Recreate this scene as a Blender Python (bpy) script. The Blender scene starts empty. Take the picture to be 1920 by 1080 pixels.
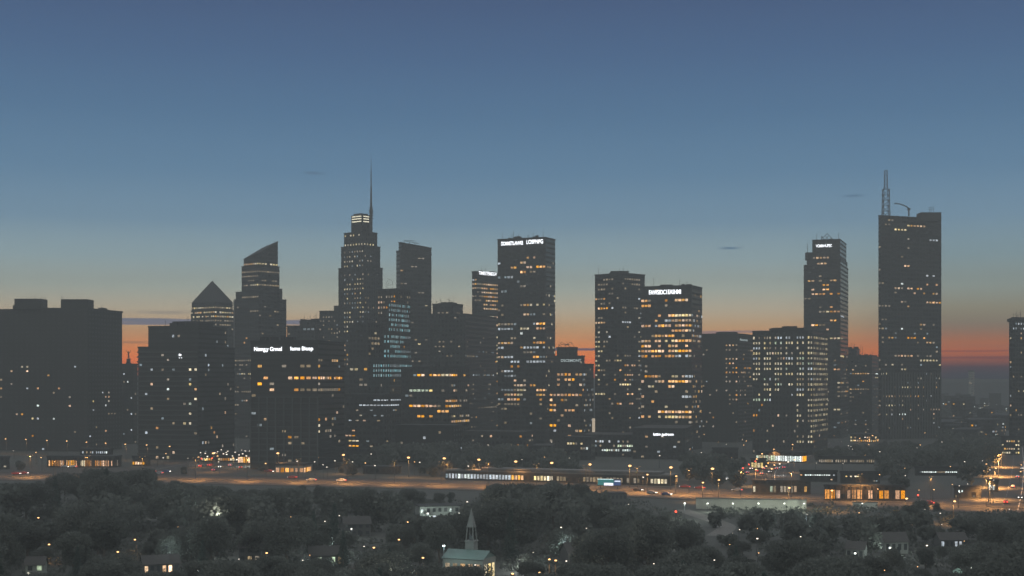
import bpy, bmesh, math, random
import numpy as np
from math import radians as R, sin, cos, pi, atan2, sqrt
from mathutils import Vector, Matrix

random.seed(11)
S = bpy.context.scene
COL = S.collection
F, HC, HY = 2637.0, 50.0, 715.0          # focal length in photo pixels, eye height in metres, horizon row

# ------------------------------------------------------------------ camera, sky, sun, exposure
cam = bpy.data.objects.new('camera', bpy.data.cameras.new('camera'))
COL.objects.link(cam)
cam.location = (0, 0, HC)
cam.rotation_euler = (R(90), 0, 0)
cam.data.sensor_width = 36
cam.data.lens = F / 1920 * 36
cam.data.shift_y = 175 / 1920
cam.data.clip_start = 1
cam.data.clip_end = 60000
S.camera = cam
S.view_settings.view_transform = 'Standard'
S.view_settings.look = 'None'
S.view_settings.exposure = 0
S.view_settings.gamma = 1
S.render.engine = 'CYCLES'
cy = S.cycles
cy.max_bounces = 4; cy.diffuse_bounces = 2; cy.glossy_bounces = 2; cy.volume_bounces = 0
cy.transparent_max_bounces = 8
cy.sample_clamp_indirect = 2
cy.use_denoising = True
cy.caustics_reflective = False; cy.caustics_refractive = False

def lin(c):
    return tuple(((v / 255 + .055) / 1.055) ** 2.4 if v > 10 else v / 255 / 12.92 for v in c)

def N(nt, t, **kw):
    n = nt.nodes.new(t)
    for k, v in kw.items():
        setattr(n, k, v)
    return n
def math_(nt, op, a, b=None, c=None, clamp=False):
    n = N(nt, 'ShaderNodeMath', operation=op); n.use_clamp = clamp
    for i, v in enumerate((a, b, c)):
        if v is None: continue
        if isinstance(v, (int, float)): n.inputs[i].default_value = v
        else: nt.links.new(v, n.inputs[i])
    return n.outputs[0]
def mixc(nt, fac, a, b, mode='MIX'):
    n = N(nt, 'ShaderNodeMix', data_type='RGBA', blend_type=mode)
    for i, v in ((0, fac), (6, a), (7, b)):
        if hasattr(v, 'is_linked'): nt.links.new(v, n.inputs[i])
        elif isinstance(v, (int, float)): n.inputs[i].default_value = v
        else: n.inputs[i].default_value = (*v[:3], 1)
    return n.outputs[2]
def maprange(nt, v, a, b, c=0.0, d=1.0, smooth=True):
    n = N(nt, 'ShaderNodeMapRange'); n.interpolation_type = 'SMOOTHSTEP' if smooth else 'LINEAR'
    nt.links.new(v, n.inputs[0])
    for i, x in enumerate((a, b, c, d)): n.inputs[i + 1].default_value = x
    return n.outputs[0]

HAZE, AIR, ZTOP, YEND = .0006, (.110, .118, .123), 240.0, 2600.0      # air: density, its own glow, extent of the haze box
SKY = [  # photo row -> colour seen there through the haze
    (1400, (84, 80, 84)), (715, (104, 86, 88)), (698, (160, 100, 84)), (684, (208, 116, 78)), (668, (207, 124, 84)), (648, (194, 133, 98)), (615, (176, 147, 118)), (585, (170, 160, 142)),
    (545, (152, 159, 152)), (490, (136, 153, 158)), (420, (116, 140, 158)), (330, (101, 129, 154)),
    (220, (89, 117, 146)), (110, (81, 105, 137)), (0, (75, 94, 126)), (-260, (74, 90, 124)), (-2600, (76, 88, 110))]
RIGHT = {715: (78, 80, 92), 698: (84, 82, 93), 684: (98, 84, 92), 668: (164, 104, 84), 648: (164, 110, 90), 615: (130, 120, 110), 585: (138, 134, 120), 545: (138, 147, 142), 490: (126, 144, 150)}
def clear(row, c):
    """the colour of the sky behind the haze, so that it shows as c through it"""
    el = max((HY - row) / F, 1e-4); t = math.exp(-HAZE * min((ZTOP - HC) / math.tan(min(el, 1.2)), YEND) / cos(min(el, 1.2)))
    return tuple(max((v - a * (1 - t)) / t, .004) for v, a in zip(lin(c), AIR))
def build_sky():
    w = bpy.data.worlds.new('World'); S.world = w; w.use_nodes = True
    nt = w.node_tree; nt.nodes.clear()
    out = N(nt, 'ShaderNodeOutputWorld'); bg = N(nt, 'ShaderNodeBackground')
    nt.links.new(bg.outputs[0], out.inputs[0])
    tc = N(nt, 'ShaderNodeTexCoord'); sp = N(nt, 'ShaderNodeSeparateXYZ')
    nt.links.new(tc.outputs['Generated'], sp.inputs[0])
    x, y, z = sp.outputs
    hor = math_(nt, 'SQRT', math_(nt, 'ADD', math_(nt, 'MULTIPLY', x, x), math_(nt, 'MULTIPLY', y, y)))
    el = math_(nt, 'ARCTAN2', z, hor)                     # elevation
    az = math_(nt, 'ARCTAN2', x, y)                       # bearing, 0 straight ahead
    ramp = N(nt, 'ShaderNodeValToRGB'); cr = ramp.color_ramp
    lo, hi = -0.30, 1.0
    pos = lambda row: (math.atan((HY - row) / F) - lo) / (hi - lo)
    while len(cr.elements) < len(SKY): cr.elements.new(.5)
    for e, (row, c) in zip(cr.elements, SKY):
        e.position = pos(row)
    for e, (row, c) in zip(cr.elements, SKY):
        e.color = (*clear(row, c), 1)
    r2 = N(nt, 'ShaderNodeValToRGB'); c2 = r2.color_ramp
    while len(c2.elements) < len(SKY): c2.elements.new(.5)
    for e, (row, c) in zip(c2.elements, SKY): e.position = pos(row)
    for e, (row, c) in zip(c2.elements, SKY): e.color = (*clear(row, RIGHT.get(row, c)), 1)
    t_ = math_(nt, 'DIVIDE', math_(nt, 'SUBTRACT', el, lo), hi - lo)
    nt.links.new(t_, ramp.inputs[0]); nt.links.new(t_, r2.inputs[0])
    col = mixc(nt, maprange(nt, az, .18, .31), ramp.outputs[0], r2.outputs[0])      # the glow dies away to the right
    # the glow fades away from the sunset bearing
    side = maprange(nt, math_(nt, 'ABSOLUTE', math_(nt, 'SUBTRACT', az, 0.02)), .4, .8)
    low = maprange(nt, el, 0.0, .075, 1, 0)
    col = mixc(nt, math_(nt, 'MULTIPLY', math_(nt, 'MULTIPLY', side, low), .8), col, clear(690, (112, 98, 108)))
    # stretched streaks of cloud
    cv = N(nt, 'ShaderNodeCombineXYZ')
    nt.links.new(math_(nt, 'MULTIPLY', az, 9.0), cv.inputs[0]); nt.links.new(math_(nt, 'MULTIPLY', el, 190.0), cv.inputs[1])
    nz = N(nt, 'ShaderNodeTexNoise'); nz.inputs['Scale'].default_value = 1.0; nz.inputs['Detail'].default_value = 5
    nt.links.new(cv.outputs[0], nz.inputs[0])
    st = maprange(nt, nz.outputs[0], .50, .68)
    st = math_(nt, 'MULTIPLY', math_(nt, 'MULTIPLY', st, maprange(nt, el, .008, .05, 1, 0)), maprange(nt, el, -.004, .006))
    col = mixc(nt, math_(nt, 'MULTIPLY', st, .35), col, clear(640, (128, 112, 110)))
    nt2 = N(nt, 'ShaderNodeTexNoise'); nt2.inputs['Scale'].default_value = 2.3; nt2.inputs['Detail'].default_value = 4
    nt.links.new(cv.outputs[0], nt2.inputs[0])
    def bank(row, thick, a0, a1, colr, amt):
        nonlocal col
        e0 = math.atan((HY - row) / F); t = thick / F
        wob = math_(nt, 'MULTIPLY', math_(nt, 'SUBTRACT', nt2.outputs[0], .5), t * 2.2)
        d = math_(nt, 'ABSOLUTE', math_(nt, 'SUBTRACT', math_(nt, 'ADD', el, wob), e0))
        m = maprange(nt, d, t * .35, t, 1, 0)
        b0, b1 = (a0 - 960) / F, (a1 - 960) / F
        m = math_(nt, 'MULTIPLY', m, maprange(nt, az, b0 - min(.02, (b1 - b0)), b0 + min(.008, (b1 - b0) * .5))); m = math_(nt, 'MULTIPLY', m, maprange(nt, az, b1 - min(.008, (b1 - b0) * .5), b1 + min(.02, (b1 - b0)), 1, 0))
        col = mixc(nt, math_(nt, 'MULTIPLY', m, amt), col, clear(row, colr))
    bank(606, 8, 150, 640, (96, 108, 130), .8)
    bank(589, 5, 290, 350, (136, 132, 128), .55)
    bank(644, 3, 210, 280, (140, 112, 100), .6)
    bank(655, 3.5, 1000, 1130, (98, 96, 112), .95)
    bank(676, 2.2, 1000, 1130, (210, 100, 66), .5)
    bank(624, 4, 1310, 1480, (122, 112, 124), .7)
    bank(661, 3, 1740, 1930, (126, 90, 92), .6)
    bank(673, 3, 1600, 1930, (112, 84, 92), .6)
    for (cx, cyy, wdt) in ((592, 328, 11), (1365, 468, 10), (1588, 377, 11)):     # three small scraps of cloud
        bank(cyy, 3.2, cx - wdt, cx + wdt, (92, 114, 136), .75)
    # the sky behind the viewer: pale, even twilight
    back = maprange(nt, y, -.35, .55, 1, 0)
    bcol = mixc(nt, maprange(nt, el, 0, 1.2), lin((126, 136, 140)), lin((98, 108, 120)))
    col = mixc(nt, back, col, bcol)
    nt.links.new(col, bg.inputs[0])
    bg.inputs[1].default_value = 1.0
build_sky()
sun = bpy.data.objects.new('twilight_sun', bpy.data.lights.new('twilight_sun', 'SUN'))
COL.objects.link(sun)
sun.data.energy = 2.0
sun.data.angle = R(150)
sun.data.color = (1.0, 1.0, .96)
sun.rotation_euler = (R(16), 0, R(-12))

# ------------------------------------------------------------------ materials
MATS = {}
def mat(name, col=(.2, .2, .2), rough=.7, metal=0.0, noise=0.0, nscale=.4):
    if name in MATS: return MATS[name]
    m = bpy.data.materials.new(name); m.use_nodes = True; nt = m.node_tree
    p = nt.nodes['Principled BSDF']
    p.inputs['Base Color'].default_value = (*col, 1); p.inputs['Roughness'].default_value = rough
    p.inputs['Metallic'].default_value = metal
    if noise:
        tc = N(nt, 'ShaderNodeTexCoord'); nz = N(nt, 'ShaderNodeTexNoise'); nz.inputs['Scale'].default_value = nscale
        nz.inputs['Detail'].default_value = 5
        nt.links.new(tc.outputs['Object'], nz.inputs[0])
        a = tuple(v * (1 - noise) for v in col); b = tuple(v * (1 + noise) for v in col)
        nt.links.new(mixc(nt, nz.outputs[0], a, b), p.inputs['Base Color'])
    MATS[name] = m
    return m
def glow(name, col, strength, vary=0.0, sample='NONE'):
    if name in MATS: return MATS[name]
    m = bpy.data.materials.new(name); m.use_nodes = True; nt = m.node_tree; nt.nodes.clear()
    out = N(nt, 'ShaderNodeOutputMaterial'); e = N(nt, 'ShaderNodeEmission')
    e.inputs[0].default_value = (*col, 1); e.inputs[1].default_value = strength
    if vary:
        oi = N(nt, 'ShaderNodeObjectInfo'); g = N(nt, 'ShaderNodeNewGeometry')
        r = math_(nt, 'FRACT', math_(nt, 'ADD', oi.outputs['Random'], g.outputs['Random Per Island']))
        r2 = math_(nt, 'POWER', r, 1.6)
        tc = N(nt, 'ShaderNodeTexCoord'); nz = N(nt, 'ShaderNodeTexNoise'); nz.inputs['Scale'].default_value = 1.6
        nt.links.new(g.outputs['Position'], nz.inputs[0])
        tex = maprange(nt, nz.outputs[0], .3, .7, .55, 1.25)
        v = math_(nt, 'MULTIPLY', math_(nt, 'MULTIPLY_ADD', r2, vary, 1 - vary * .6), tex)
        nt.links.new(math_(nt, 'MULTIPLY', v, strength), e.inputs[1])
        hv = N(nt, 'ShaderNodeHueSaturation'); hv.inputs['Color'].default_value = (*col, 1)
        nt.links.new(math_(nt, 'MULTIPLY_ADD', math_(nt, 'FRACT', math_(nt, 'MULTIPLY', r, 7.3)), .6, .62), hv.inputs['Saturation'])
        nt.links.new(hv.outputs[0], e.inputs[0])
    nt.links.new(e.outputs[0], out.inputs[0])
    m.cycles.emission_sampling = sample
    MATS[name] = m
    return m
def facade(name, wall, glass, bw, fh, wr=.62, hr=.55, rough=.22, vert=False):
    """wall panels with a grid of unlit panes, laid out along the wall in metres (UV)"""
    if name in MATS: return MATS[name]
    m = bpy.data.materials.new(name); m.use_nodes = True; nt = m.node_tree
    p = nt.nodes['Principled BSDF']
    uv = N(nt, 'ShaderNodeUVMap'); sp = N(nt, 'ShaderNodeSeparateXYZ'); nt.links.new(uv.outputs[0], sp.inputs[0])
    fu = math_(nt, 'FRACT', math_(nt, 'DIVIDE', sp.outputs[0], bw)); fv = math_(nt, 'FRACT', math_(nt, 'DIVIDE', sp.outputs[1], fh))
    iu = math_(nt, 'LESS_THAN', math_(nt, 'ABSOLUTE', math_(nt, 'SUBTRACT', fu, .5)), wr / 2)
    iv = math_(nt, 'LESS_THAN', math_(nt, 'ABSOLUTE', math_(nt, 'SUBTRACT', fv, .5)), hr / 2)
    win = iu if vert else math_(nt, 'MULTIPLY', iu, iv)
    cell = N(nt, 'ShaderNodeCombineXYZ')
    nt.links.new(math_(nt, 'FLOOR', math_(nt, 'DIVIDE', sp.outputs[0], bw)), cell.inputs[0])
    nt.links.new(math_(nt, 'FLOOR', math_(nt, 'DIVIDE', sp.outputs[1], fh)), cell.inputs[1])
    wn = N(nt, 'ShaderNodeTexWhiteNoise', noise_dimensions='2D'); nt.links.new(cell.outputs[0], wn.inputs['Vector'])
    g2 = mixc(nt, wn.outputs[0], tuple(v * .5 for v in glass), tuple(v * 1.7 for v in glass))
    nz = N(nt, 'ShaderNodeTexNoise'); nz.inputs['Scale'].default_value = .05; nz.inputs['Detail'].default_value = 6
    nt.links.new(uv.outputs[0], nz.inputs[0])
    w2 = mixc(nt, nz.outputs[0], tuple(v * .7 for v in wall), tuple(v * 1.3 for v in wall))
    nt.links.new(mixc(nt, win, w2, g2), p.inputs['Base Color'])
    nt.links.new(math_(nt, 'MULTIPLY_ADD', win, rough - .8, .8), p.inputs['Roughness'])
    MATS[name] = m
    return m

ROOF = mat('roofing felt', (.024, .0255, .027), .9, 0, .3, .1)
STEEL = mat('dark steel', (.06, .066, .072), .5, .3)
CONC = mat('concrete', (.13, .13, .125), .85, 0, .25, .3)
WIN = {'o': ('orange', (1, .46, .12), 1.22), 'a': ('amber', (1, .58, .23), 1.15), 'y': ('pale yellow', (1, .83, .48), 1.09),
       'w': ('cool white', (.82, .92, 1), 1.02), 't': ('teal', (.36, .68, .74), 0.96), 'g': ('greenish white', (.82, 1, .72), 0.96),
       'd': ('dim', (.95, .74, .48), 0.46), 'c': ('cold dim', (.60, .74, .80), 0.49), 'O': ('strong orange', (1, .48, .12), 2.18),
       'W': ('strong white', (.85, .97, .92), 1.92), 'Y': ('strong yellow', (1, .78, .38), 1.92), 'M': ('market orange', (1, .40, .07), 1.09), 'G': ('strong greenish', (.86, 1, .70), 1.66)}
def wmat(k):
    n, c, s = WIN[k]
    return glow('lit window ' + n, c, s, .75)

# ------------------------------------------------------------------ object helpers
def link(o, parent=None):
    COL.objects.link(o)
    if parent is not None: o.parent = parent
    return o
def tag(o, label, cat, group=None, kind=None):
    if label: o['label'] = label
    if cat: o['category'] = cat
    if group: o['group'] = group
    if kind: o['kind'] = kind
    return o
def empty(name, loc, label, cat, group=None, rz=0):
    o = bpy.data.objects.new(name, None); link(o)
    o.location = loc; o.rotation_euler[2] = rz; o.empty_display_size = 1
    return tag(o, label, cat, group)
def mesh(name, verts, faces, mats, parent=None, midx=None, smooth=False, loc=None):
    me = bpy.data.meshes.new(name); me.from_pydata([tuple(v) for v in verts], [], faces)
    for m in (mats if isinstance(mats, (list, tuple)) else [mats]): me.materials.append(m)
    if midx is not None: me.polygons.foreach_set('material_index', midx)
    if smooth: me.polygons.foreach_set('use_smooth', [True] * len(me.polygons))
    o = bpy.data.objects.new(name, me); link(o, parent)
    if loc is not None: o.location = loc
    return o
class MB:
    """collects boxes, bars, cones and quads into one mesh"""
    def __init__(s): s.v = []; s.f = []; s.m = []; s.k = 0
    def quad(s, a, b, c, d):
        n = len(s.v); s.v += [a, b, c, d]; s.f.append((n, n + 1, n + 2, n + 3)); s.m.append(s.k)
    def poly(s, pts):
        n = len(s.v); s.v += list(pts); s.f.append(tuple(range(n, n + len(pts)))); s.m.append(s.k)
    def prism(s, pts, z0, z1):
        n = len(s.v); k = len(pts)
        zt = z1 if isinstance(z1, (list, tuple)) else [z1] * k
        zb = z0 if isinstance(z0, (list, tuple)) else [z0] * k
        s.v += [(p[0], p[1], zb[i]) for i, p in enumerate(pts)] + [(p[0], p[1], zt[i]) for i, p in enumerate(pts)]
        for i in range(k):
            j = (i + 1) % k; s.f.append((n + i, n + j, n + k + j, n + k + i)); s.m.append(s.k)
        s.f.append(tuple(range(n + k, n + 2 * k))); s.f.append(tuple(range(n + k - 1, n - 1, -1))); s.m += [s.k] * 2
    def box(s, c, d, rz=0):
        x, y, z = c; a, b, h = d[0] / 2, d[1] / 2, d[2]
        ca, sa = cos(rz), sin(rz)
        s.prism([(x + u * ca - w * sa, y + u * sa + w * ca) for u, w in ((-a, -b), (a, -b), (a, b), (-a, b))], z, z + h)
    def bar(s, p, q, r0, r1=None, k=6):
        r1 = r0 if r1 is None else r1
        p, q = Vector(p), Vector(q); d = (q - p).normalized()
        u = d.orthogonal().normalized(); w = d.cross(u); n = len(s.v)
        for c, r in ((p, r0), (q, r1)):
            for i in range(k):
                t = 2 * pi * i / k; s.v.append(tuple(c + (u * cos(t) + w * sin(t)) * r))
        for i in range(k):
            j = (i + 1) % k; s.f.append((n + i, n + j, n + k + j, n + k + i)); s.m.append(s.k)
        s.f.append(tuple(range(n + k - 1, n - 1, -1))); s.f.append(tuple(range(n + k, n + 2 * k))); s.m += [s.k] * 2
    def ball(s, c, r, a=8, b=5, sz=1.0):
        n = len(s.v)
        for j in range(1, b):
            for i in range(a):
                t, q = 2 * pi * i / a, pi * j / b
                s.v.append((c[0] + r * sin(q) * cos(t), c[1] + r * sin(q) * sin(t), c[2] + r * sz * cos(q)))
        top = len(s.v); s.v.append((c[0], c[1], c[2] + r * sz)); s.v.append((c[0], c[1], c[2] - r * sz))
        for j in range(b - 2):
            for i in range(a):
                i2 = (i + 1) % a; s.f.append((n + j * a + i, n + (j + 1) * a + i, n + (j + 1) * a + i2, n + j * a + i2)); s.m.append(s.k)
        for i in range(a):
            i2 = (i + 1) % a
            s.f.append((top, n + i, n + i2)); s.f.append((top + 1, n + (b - 2) * a + i2, n + (b - 2) * a + i)); s.m += [s.k] * 2
    def build(s, name, mats, parent=None, smooth=False, off=(0, 0, 0)):
        v = [(a - off[0], b - off[1], c - off[2]) for a, b, c in s.v]
        return mesh(name, v, s.f, mats, parent, s.m if isinstance(mats, (list, tuple)) else None, smooth)
def copy_tree(o, parent=None):
    c = o.copy(); link(c, parent)
    for ch in list(o.children): copy_tree(ch, c)
    return c
ORD = ['first', 'second', 'third', 'fourth', 'fifth', 'sixth', 'seventh', 'eighth', 'ninth', 'tenth', 'eleventh', 'twelfth', 'thirteenth',
       'fourteenth', 'fifteenth', 'sixteenth', 'seventeenth', 'eighteenth', 'nineteenth', 'twentieth']

def zat(py, D): return HC + (HY - py) / F * D
def xat(px, D): return (px - 960) / F * D
def gnd(px, py):
    D = HC * F / (py - HY); return (xat(px, D), D)
def yrow(z, D): return HY + (HC - z) / D * F
def pix(x, y, z): return (960 + x / y * F, yrow(z, y))

# unit pane (1 x 1, in the wall's own x-z plane) and unit block, shared by every copy
_pane = {}
def pane(k):
    if k not in _pane:
        me = bpy.data.meshes.new('pane')
        v = [(-.5, -.06, -.5), (.5, -.06, -.5), (.5, -.06, .5), (-.5, -.06, .5), (-.5, 0, -.5), (.5, 0, -.5), (.5, 0, .5), (-.5, 0, .5)]
        me.from_pydata(v, [], [(0, 1, 2, 3), (1, 5, 6, 2), (4, 0, 3, 7), (3, 2, 6, 7), (0, 4, 5, 1)])
        me.materials.append(wmat(k)); _pane[k] = me
    return _pane[k]
_blk = {}
def block(name, parent, loc, dim, m, rz=0):
    if m.name not in _blk:
        b = MB(); b.box((0, 0, 0), (1, 1, 1)); me = bpy.data.meshes.new('block'); me.from_pydata(b.v, [], b.f); me.materials.append(m); _blk[m.name] = me
    o = bpy.data.objects.new(name, _blk[m.name]); link(o, parent); o.location = loc; o.scale = dim; o.rotation_euler[2] = rz
    return o
SIGN = glow('white sign light', (.93, .96, 1), 3.4)
SIGN2 = glow('soft sign light', (.62, .74, .74), .9)

def footprint(xl, xc, xr, D, th, depth=None):
    """corner nearest the viewer at column xc, left wall ends at column xl, right wall at column xr"""
    C = Vector((xat(xc, D), D)); dL = Vector((-cos(th), sin(th))); dR = Vector((sin(th), cos(th)))
    tl, tr = (xl - 960) / F, (xr - 960) / F
    a = (tl * C.y - C.x) / (dL.x - tl * dL.y)
    b = depth if depth else (tr * C.y - C.x) / (dR.x - tr * dR.y)
    a, b = max(a, 1.0), min(max(b, 1.0), 90.0)
    return C, C + dR * b, C + dR * b + dL * a, C + dL * a     # corner, right, back, left

class Building:
    def __init__(s, name, label, cat, D, th, wall, tiers, bw=3.6, fh=3.8, ww=.78, wh=.5, group=None, cap=1.0, depth=None, seed=0, capmat=None):
        s.rng = random.Random(seed or hash(label) % 99991 if False else seed * 7 + 3)
        s.D, s.th, s.bw, s.fh, s.ww, s.wh = D, R(th), bw, fh, ww, wh
        s.faces = []; s.lit = {}; s.tops = []
        parts = []
        z0 = 0.0
        for t in tiers:
            xl, xc, xr, yt = t[:4]; d = D + (t[4] if len(t) > 4 else 0)
            C, Rr, Bk, L = footprint(xl, xc, xr, d, s.th, depth)
            if isinstance(yt, (tuple, list)):
                zl, zc, zr = zat(yt[0], L.y), zat(yt[1], C.y), zat(yt[2], Rr.y)
                zt = [zc, zr, zl + zr - zc, zl]
            else:
                zt = [zat(yt, C.y)] * 4
            parts.append(([C, Rr, Bk, L], z0, zt))
            zm = min(zt)
            s.faces.append(('L', L, (C - L).normalized(), (C - L).length, z0, zm))
            s.faces.append(('R', C, (Rr - C).normalized(), (Rr - C).length, z0, zm))
            s.tops.append(([C, Rr, Bk, L], zt))
            z0 = zm
        C0 = parts[0][0][0]; c = (parts[0][0][0] + parts[0][0][2]) / 2
        s.o = Vector((c.x, c.y, 0))
        s.root = empty(name, s.o, label, cat, group)
        # walls, with UVs in metres along each wall
        v, f, uv = [], [], []
        for pts, a, zt in parts:
            n = len(v)
            v += [(p.x - s.o.x, p.y - s.o.y, a) for p in pts] + [(p.x - s.o.x, p.y - s.o.y, zt[i]) for i, p in enumerate(pts)]
            for i in range(4):
                j = (i + 1) % 4; ln = (pts[j] - pts[i]).length
                f.append((n + i, n + j, n + 4 + j, n + 4 + i)); uv += [(0, a), (ln, a), (ln, zt[j]), (0, zt[i])]
            f.append((n + 4, n + 5, n + 6, n + 7)); uv += [(0, 0)] * 4
        w = mesh('wall', v, f, wall, s.root)
        l = w.data.uv_layers.new(name='UVMap'); l.data.foreach_set('uv', [q for p in uv for q in p])
        s.wall = w
        if cap:
            b = MB()
            for pts, zt in s.tops:
                cc = sum(pts, Vector((0, 0))) / 4
                q = [p + (p - cc).normalized() * .35 for p in pts]
                b.prism(q, [z + .002 for z in zt], [z + cap for z in zt])
            b.build('roof', capmat or ROOF, s.root, off=s.o)
    # ---- lit windows
    def at(s, fi, z):
        return min(int((z - s.faces[fi][4]) / s.fh), 10 ** 6)
    def put(s, fi, fl, b, k):
        face = s.faces[fi]
        nb = int(face[3] / s.bw); nf = int((face[5] - face[4]) / s.fh)
        if 0 <= b < nb and 0 <= fl < nf: s.lit[(fi, fl, b)] = k
    def fill(s, which, y0, y1, p, pal, run=1.0, x0=None, x1=None, rowp=1.0, pairs=False):
        """light windows between rows y0 and y1 of the photo; run = how strongly a lit window lights its neighbour"""
        for fi, (nm, O, u, L, za, zb) in enumerate(s.faces):
            if nm not in which: continue
            nb, nf = int(L / s.bw), int((zb - za) / s.fh)
            for fl in range(nf):
                z = za + (fl + .5) * s.fh; r = yrow(z, O.y)
                if not (y0 <= r <= y1): continue
                if s.rng.random() > rowp: continue
                on = s.rng.random() < p; kk = s.rng.choice(pal)
                for b in range(nb):
                    if run > 1:
                        if s.rng.random() < 1 / run: on = s.rng.random() < p; kk = s.rng.choice(pal)
                    else:
                        on = s.rng.random() < p; kk = s.rng.choice(pal)
                    if x0 is not None:
                        q = O + u * (b + .5) * s.bw; px = 960 + q.x / q.y * F
                        if not (x0 <= px <= x1): continue
                    if on and s.rng.random() < .93: s.lit[(fi, fl, b)] = kk
    def row(s, y, x0, x1, pal, p=.92):
        """light one storey between two columns of the photo"""
        for fi, (nm, O, u, L, za, zb) in enumerate(s.faces):
            nb = int(L / s.bw); nf = int((zb - za) / s.fh)
            kk = s.rng.choice(pal)
            for b in range(nb):
                q = O + u * (b + .5) * s.bw; px = 960 + q.x / q.y * F
                if not (x0 <= px <= x1): continue
                z = zat(y, q.y)
                if not (za <= z < zb): continue
                if s.rng.random() < .3: kk = s.rng.choice(pal)
                if s.rng.random() < p: s.put(fi, int((z - za) / s.fh), b, kk)
    def rows(s, spec):
        for r in spec: s.row(*r)
    def finish(s, name='window', speck=.028):
        for fi, (nm, O, u, L, za, zb) in enumerate(s.faces):           # stray lights of flats and offices
            for fl in range(int((zb - za) / s.fh)):
                r = yrow(za + (fl + .5) * s.fh, O.y)
                p = speck * (0 if r < 500 else .4 if r < 620 else 1.2 if r < 700 else 2.0)
                for b in range(int(L / s.bw)):
                    if s.rng.random() < p: s.lit.setdefault((fi, fl, b), s.rng.choice('ddcdddadoc'))
        items = []
        for (fi, fl, b), k in s.lit.items():
            nm, O, u, L, za, zb = s.faces[fi]
            nb = max(int(L / s.bw), 1); pitch = L / nb
            q = O + u * (b + .5) * pitch
            n = Vector((u.y, -u.x))
            j = s.rng.uniform(.82, 1.0)
            items.append((q.x + n.x * .03, q.y + n.y * .03, za + (fl + .5) * s.fh, atan2(u.y, u.x), pitch * s.ww * j * .9, s.fh * s.wh * .88 * s.rng.uniform(.85, 1.05), k))
        s.rng.shuffle(items)
        items.sort(key=lambda t: -WIN[t[6]][2])
        for x, y, z, rz, w, h, k in items[:100]:
            o = bpy.data.objects.new(name, pane(k)); link(o, s.root)
            o.location = (x - s.o.x, y - s.o.y, z); o.rotation_euler[2] = rz; o.scale = (w, 1, h)
        if len(items) > 100:
            ks = sorted({t[6] for t in items[100:]}); bb = MB()
            for x, y, z, rz, w, h, k in items[100:]:
                bb.k = ks.index(k); ca, sa = cos(rz), sin(rz)
                bb.v_off = 0
                def pt(a, c, d): return (x - s.o.x + a * ca - d * sa, y - s.o.y + a * sa + d * ca, z + c)
                bb.quad(pt(-w / 2, -h / 2, -.06), pt(w / 2, -h / 2, -.06), pt(w / 2, h / 2, -.06), pt(-w / 2, h / 2, -.06))
            o = bb.build('windows', [wmat(k) for k in ks], s.root); o['kind'] = 'stuff'
        return s
    # ---- roof things
    def pbox(s, name, x0, x1, ytop, ybot, m=None, dD=6, deep=10):
        D = s.D + dD; X0, X1 = xat(x0, D), xat(x1, D); z1, z0 = zat(ytop, D), zat(ybot, D)
        return block(name, s.root, ((X0 + X1) / 2 - s.o.x, D + deep / 2 - s.o.y, z0), (X1 - X0, deep, z1 - z0), m or s.wall.data.materials[0] if False else (m or ROOF), 0)
    def pole(s, x, ytop, ybot, r=.22, dD=5, name='antenna'):
        D = s.D + dD; z0, z1 = zat(ybot, D), zat(ytop, D)
        b = MB(); b.bar((xat(x, D) - s.o.x, D - s.o.y, z0), (xat(x, D) - s.o.x, D - s.o.y, z1), r, r * .6, 5)
        return b.build(name, STEEL, s.root)
    def clutter(s, n=6, seed=1, tier=-1, hmax=3.2, ants=3):
        rg = random.Random(seed); pts, zt = s.tops[tier]; C, Rr, Bk, L = pts
        for i in range(n):
            a, b = rg.uniform(.08, .92), rg.uniform(.1, .6)
            p = C + (L - C) * a + (Rr - C) * b
            w = rg.uniform(1.5, 5)
            block('vent_box', s.root, (p.x - s.o.x, p.y - s.o.y, max(zt) + .9), (w, rg.uniform(1.5, 4), rg.uniform(.8, hmax)), ROOF, -s.th)
        for i in range(ants):
            a, b = rg.uniform(.05, .95), rg.uniform(.05, .5)
            p = C + (L - C) * a + (Rr - C) * b; h = rg.uniform(2.5, 7)
            bb = MB(); x, y, z = p.x - s.o.x, p.y - s.o.y, max(zt) + .9
            bb.bar((x, y, z), (x, y, z + h), .16, .08, 5)
            if rg.random() < .6: bb.bar((x - .9, y, z + h * .7), (x + .9, y, z + h * .7), .08, .08, 4)
            bb.build('antenna', STEEL, s.root)
        return s
    def sign(s, text, x0, x1, yc, hpx, face=None, m=None, name='sign', lab=None):
        for nm, O, u, L, za, zb in reversed(s.faces):
            if face and nm != face: continue
            def hit(px):
                t = (px - 960) / F; return (t * O.y - O.x) / (u.x - t * u.y)
            a, b = hit(x0), hit(x1); q = O + u * (a + b) / 2; z = zat(yc, q.y)
            if not (za <= z <= zb + 1) or a < -2 or b > L + 2: continue
            me = text_mesh(text, m or SIGN)
            o = bpy.data.objects.new(name, me); link(o, s.root)
            n = Vector((u.y, -u.x))
            o.location = (q.x - s.o.x + n.x * .35, q.y - s.o.y + n.y * .35, z)
            o.rotation_euler = (R(90), 0, atan2(u.y, u.x)); o.scale = (b - a, hpx / F * q.y, 1)
            if lab: o['label'] = lab
            return o
        print('sign not placed', text)
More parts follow.
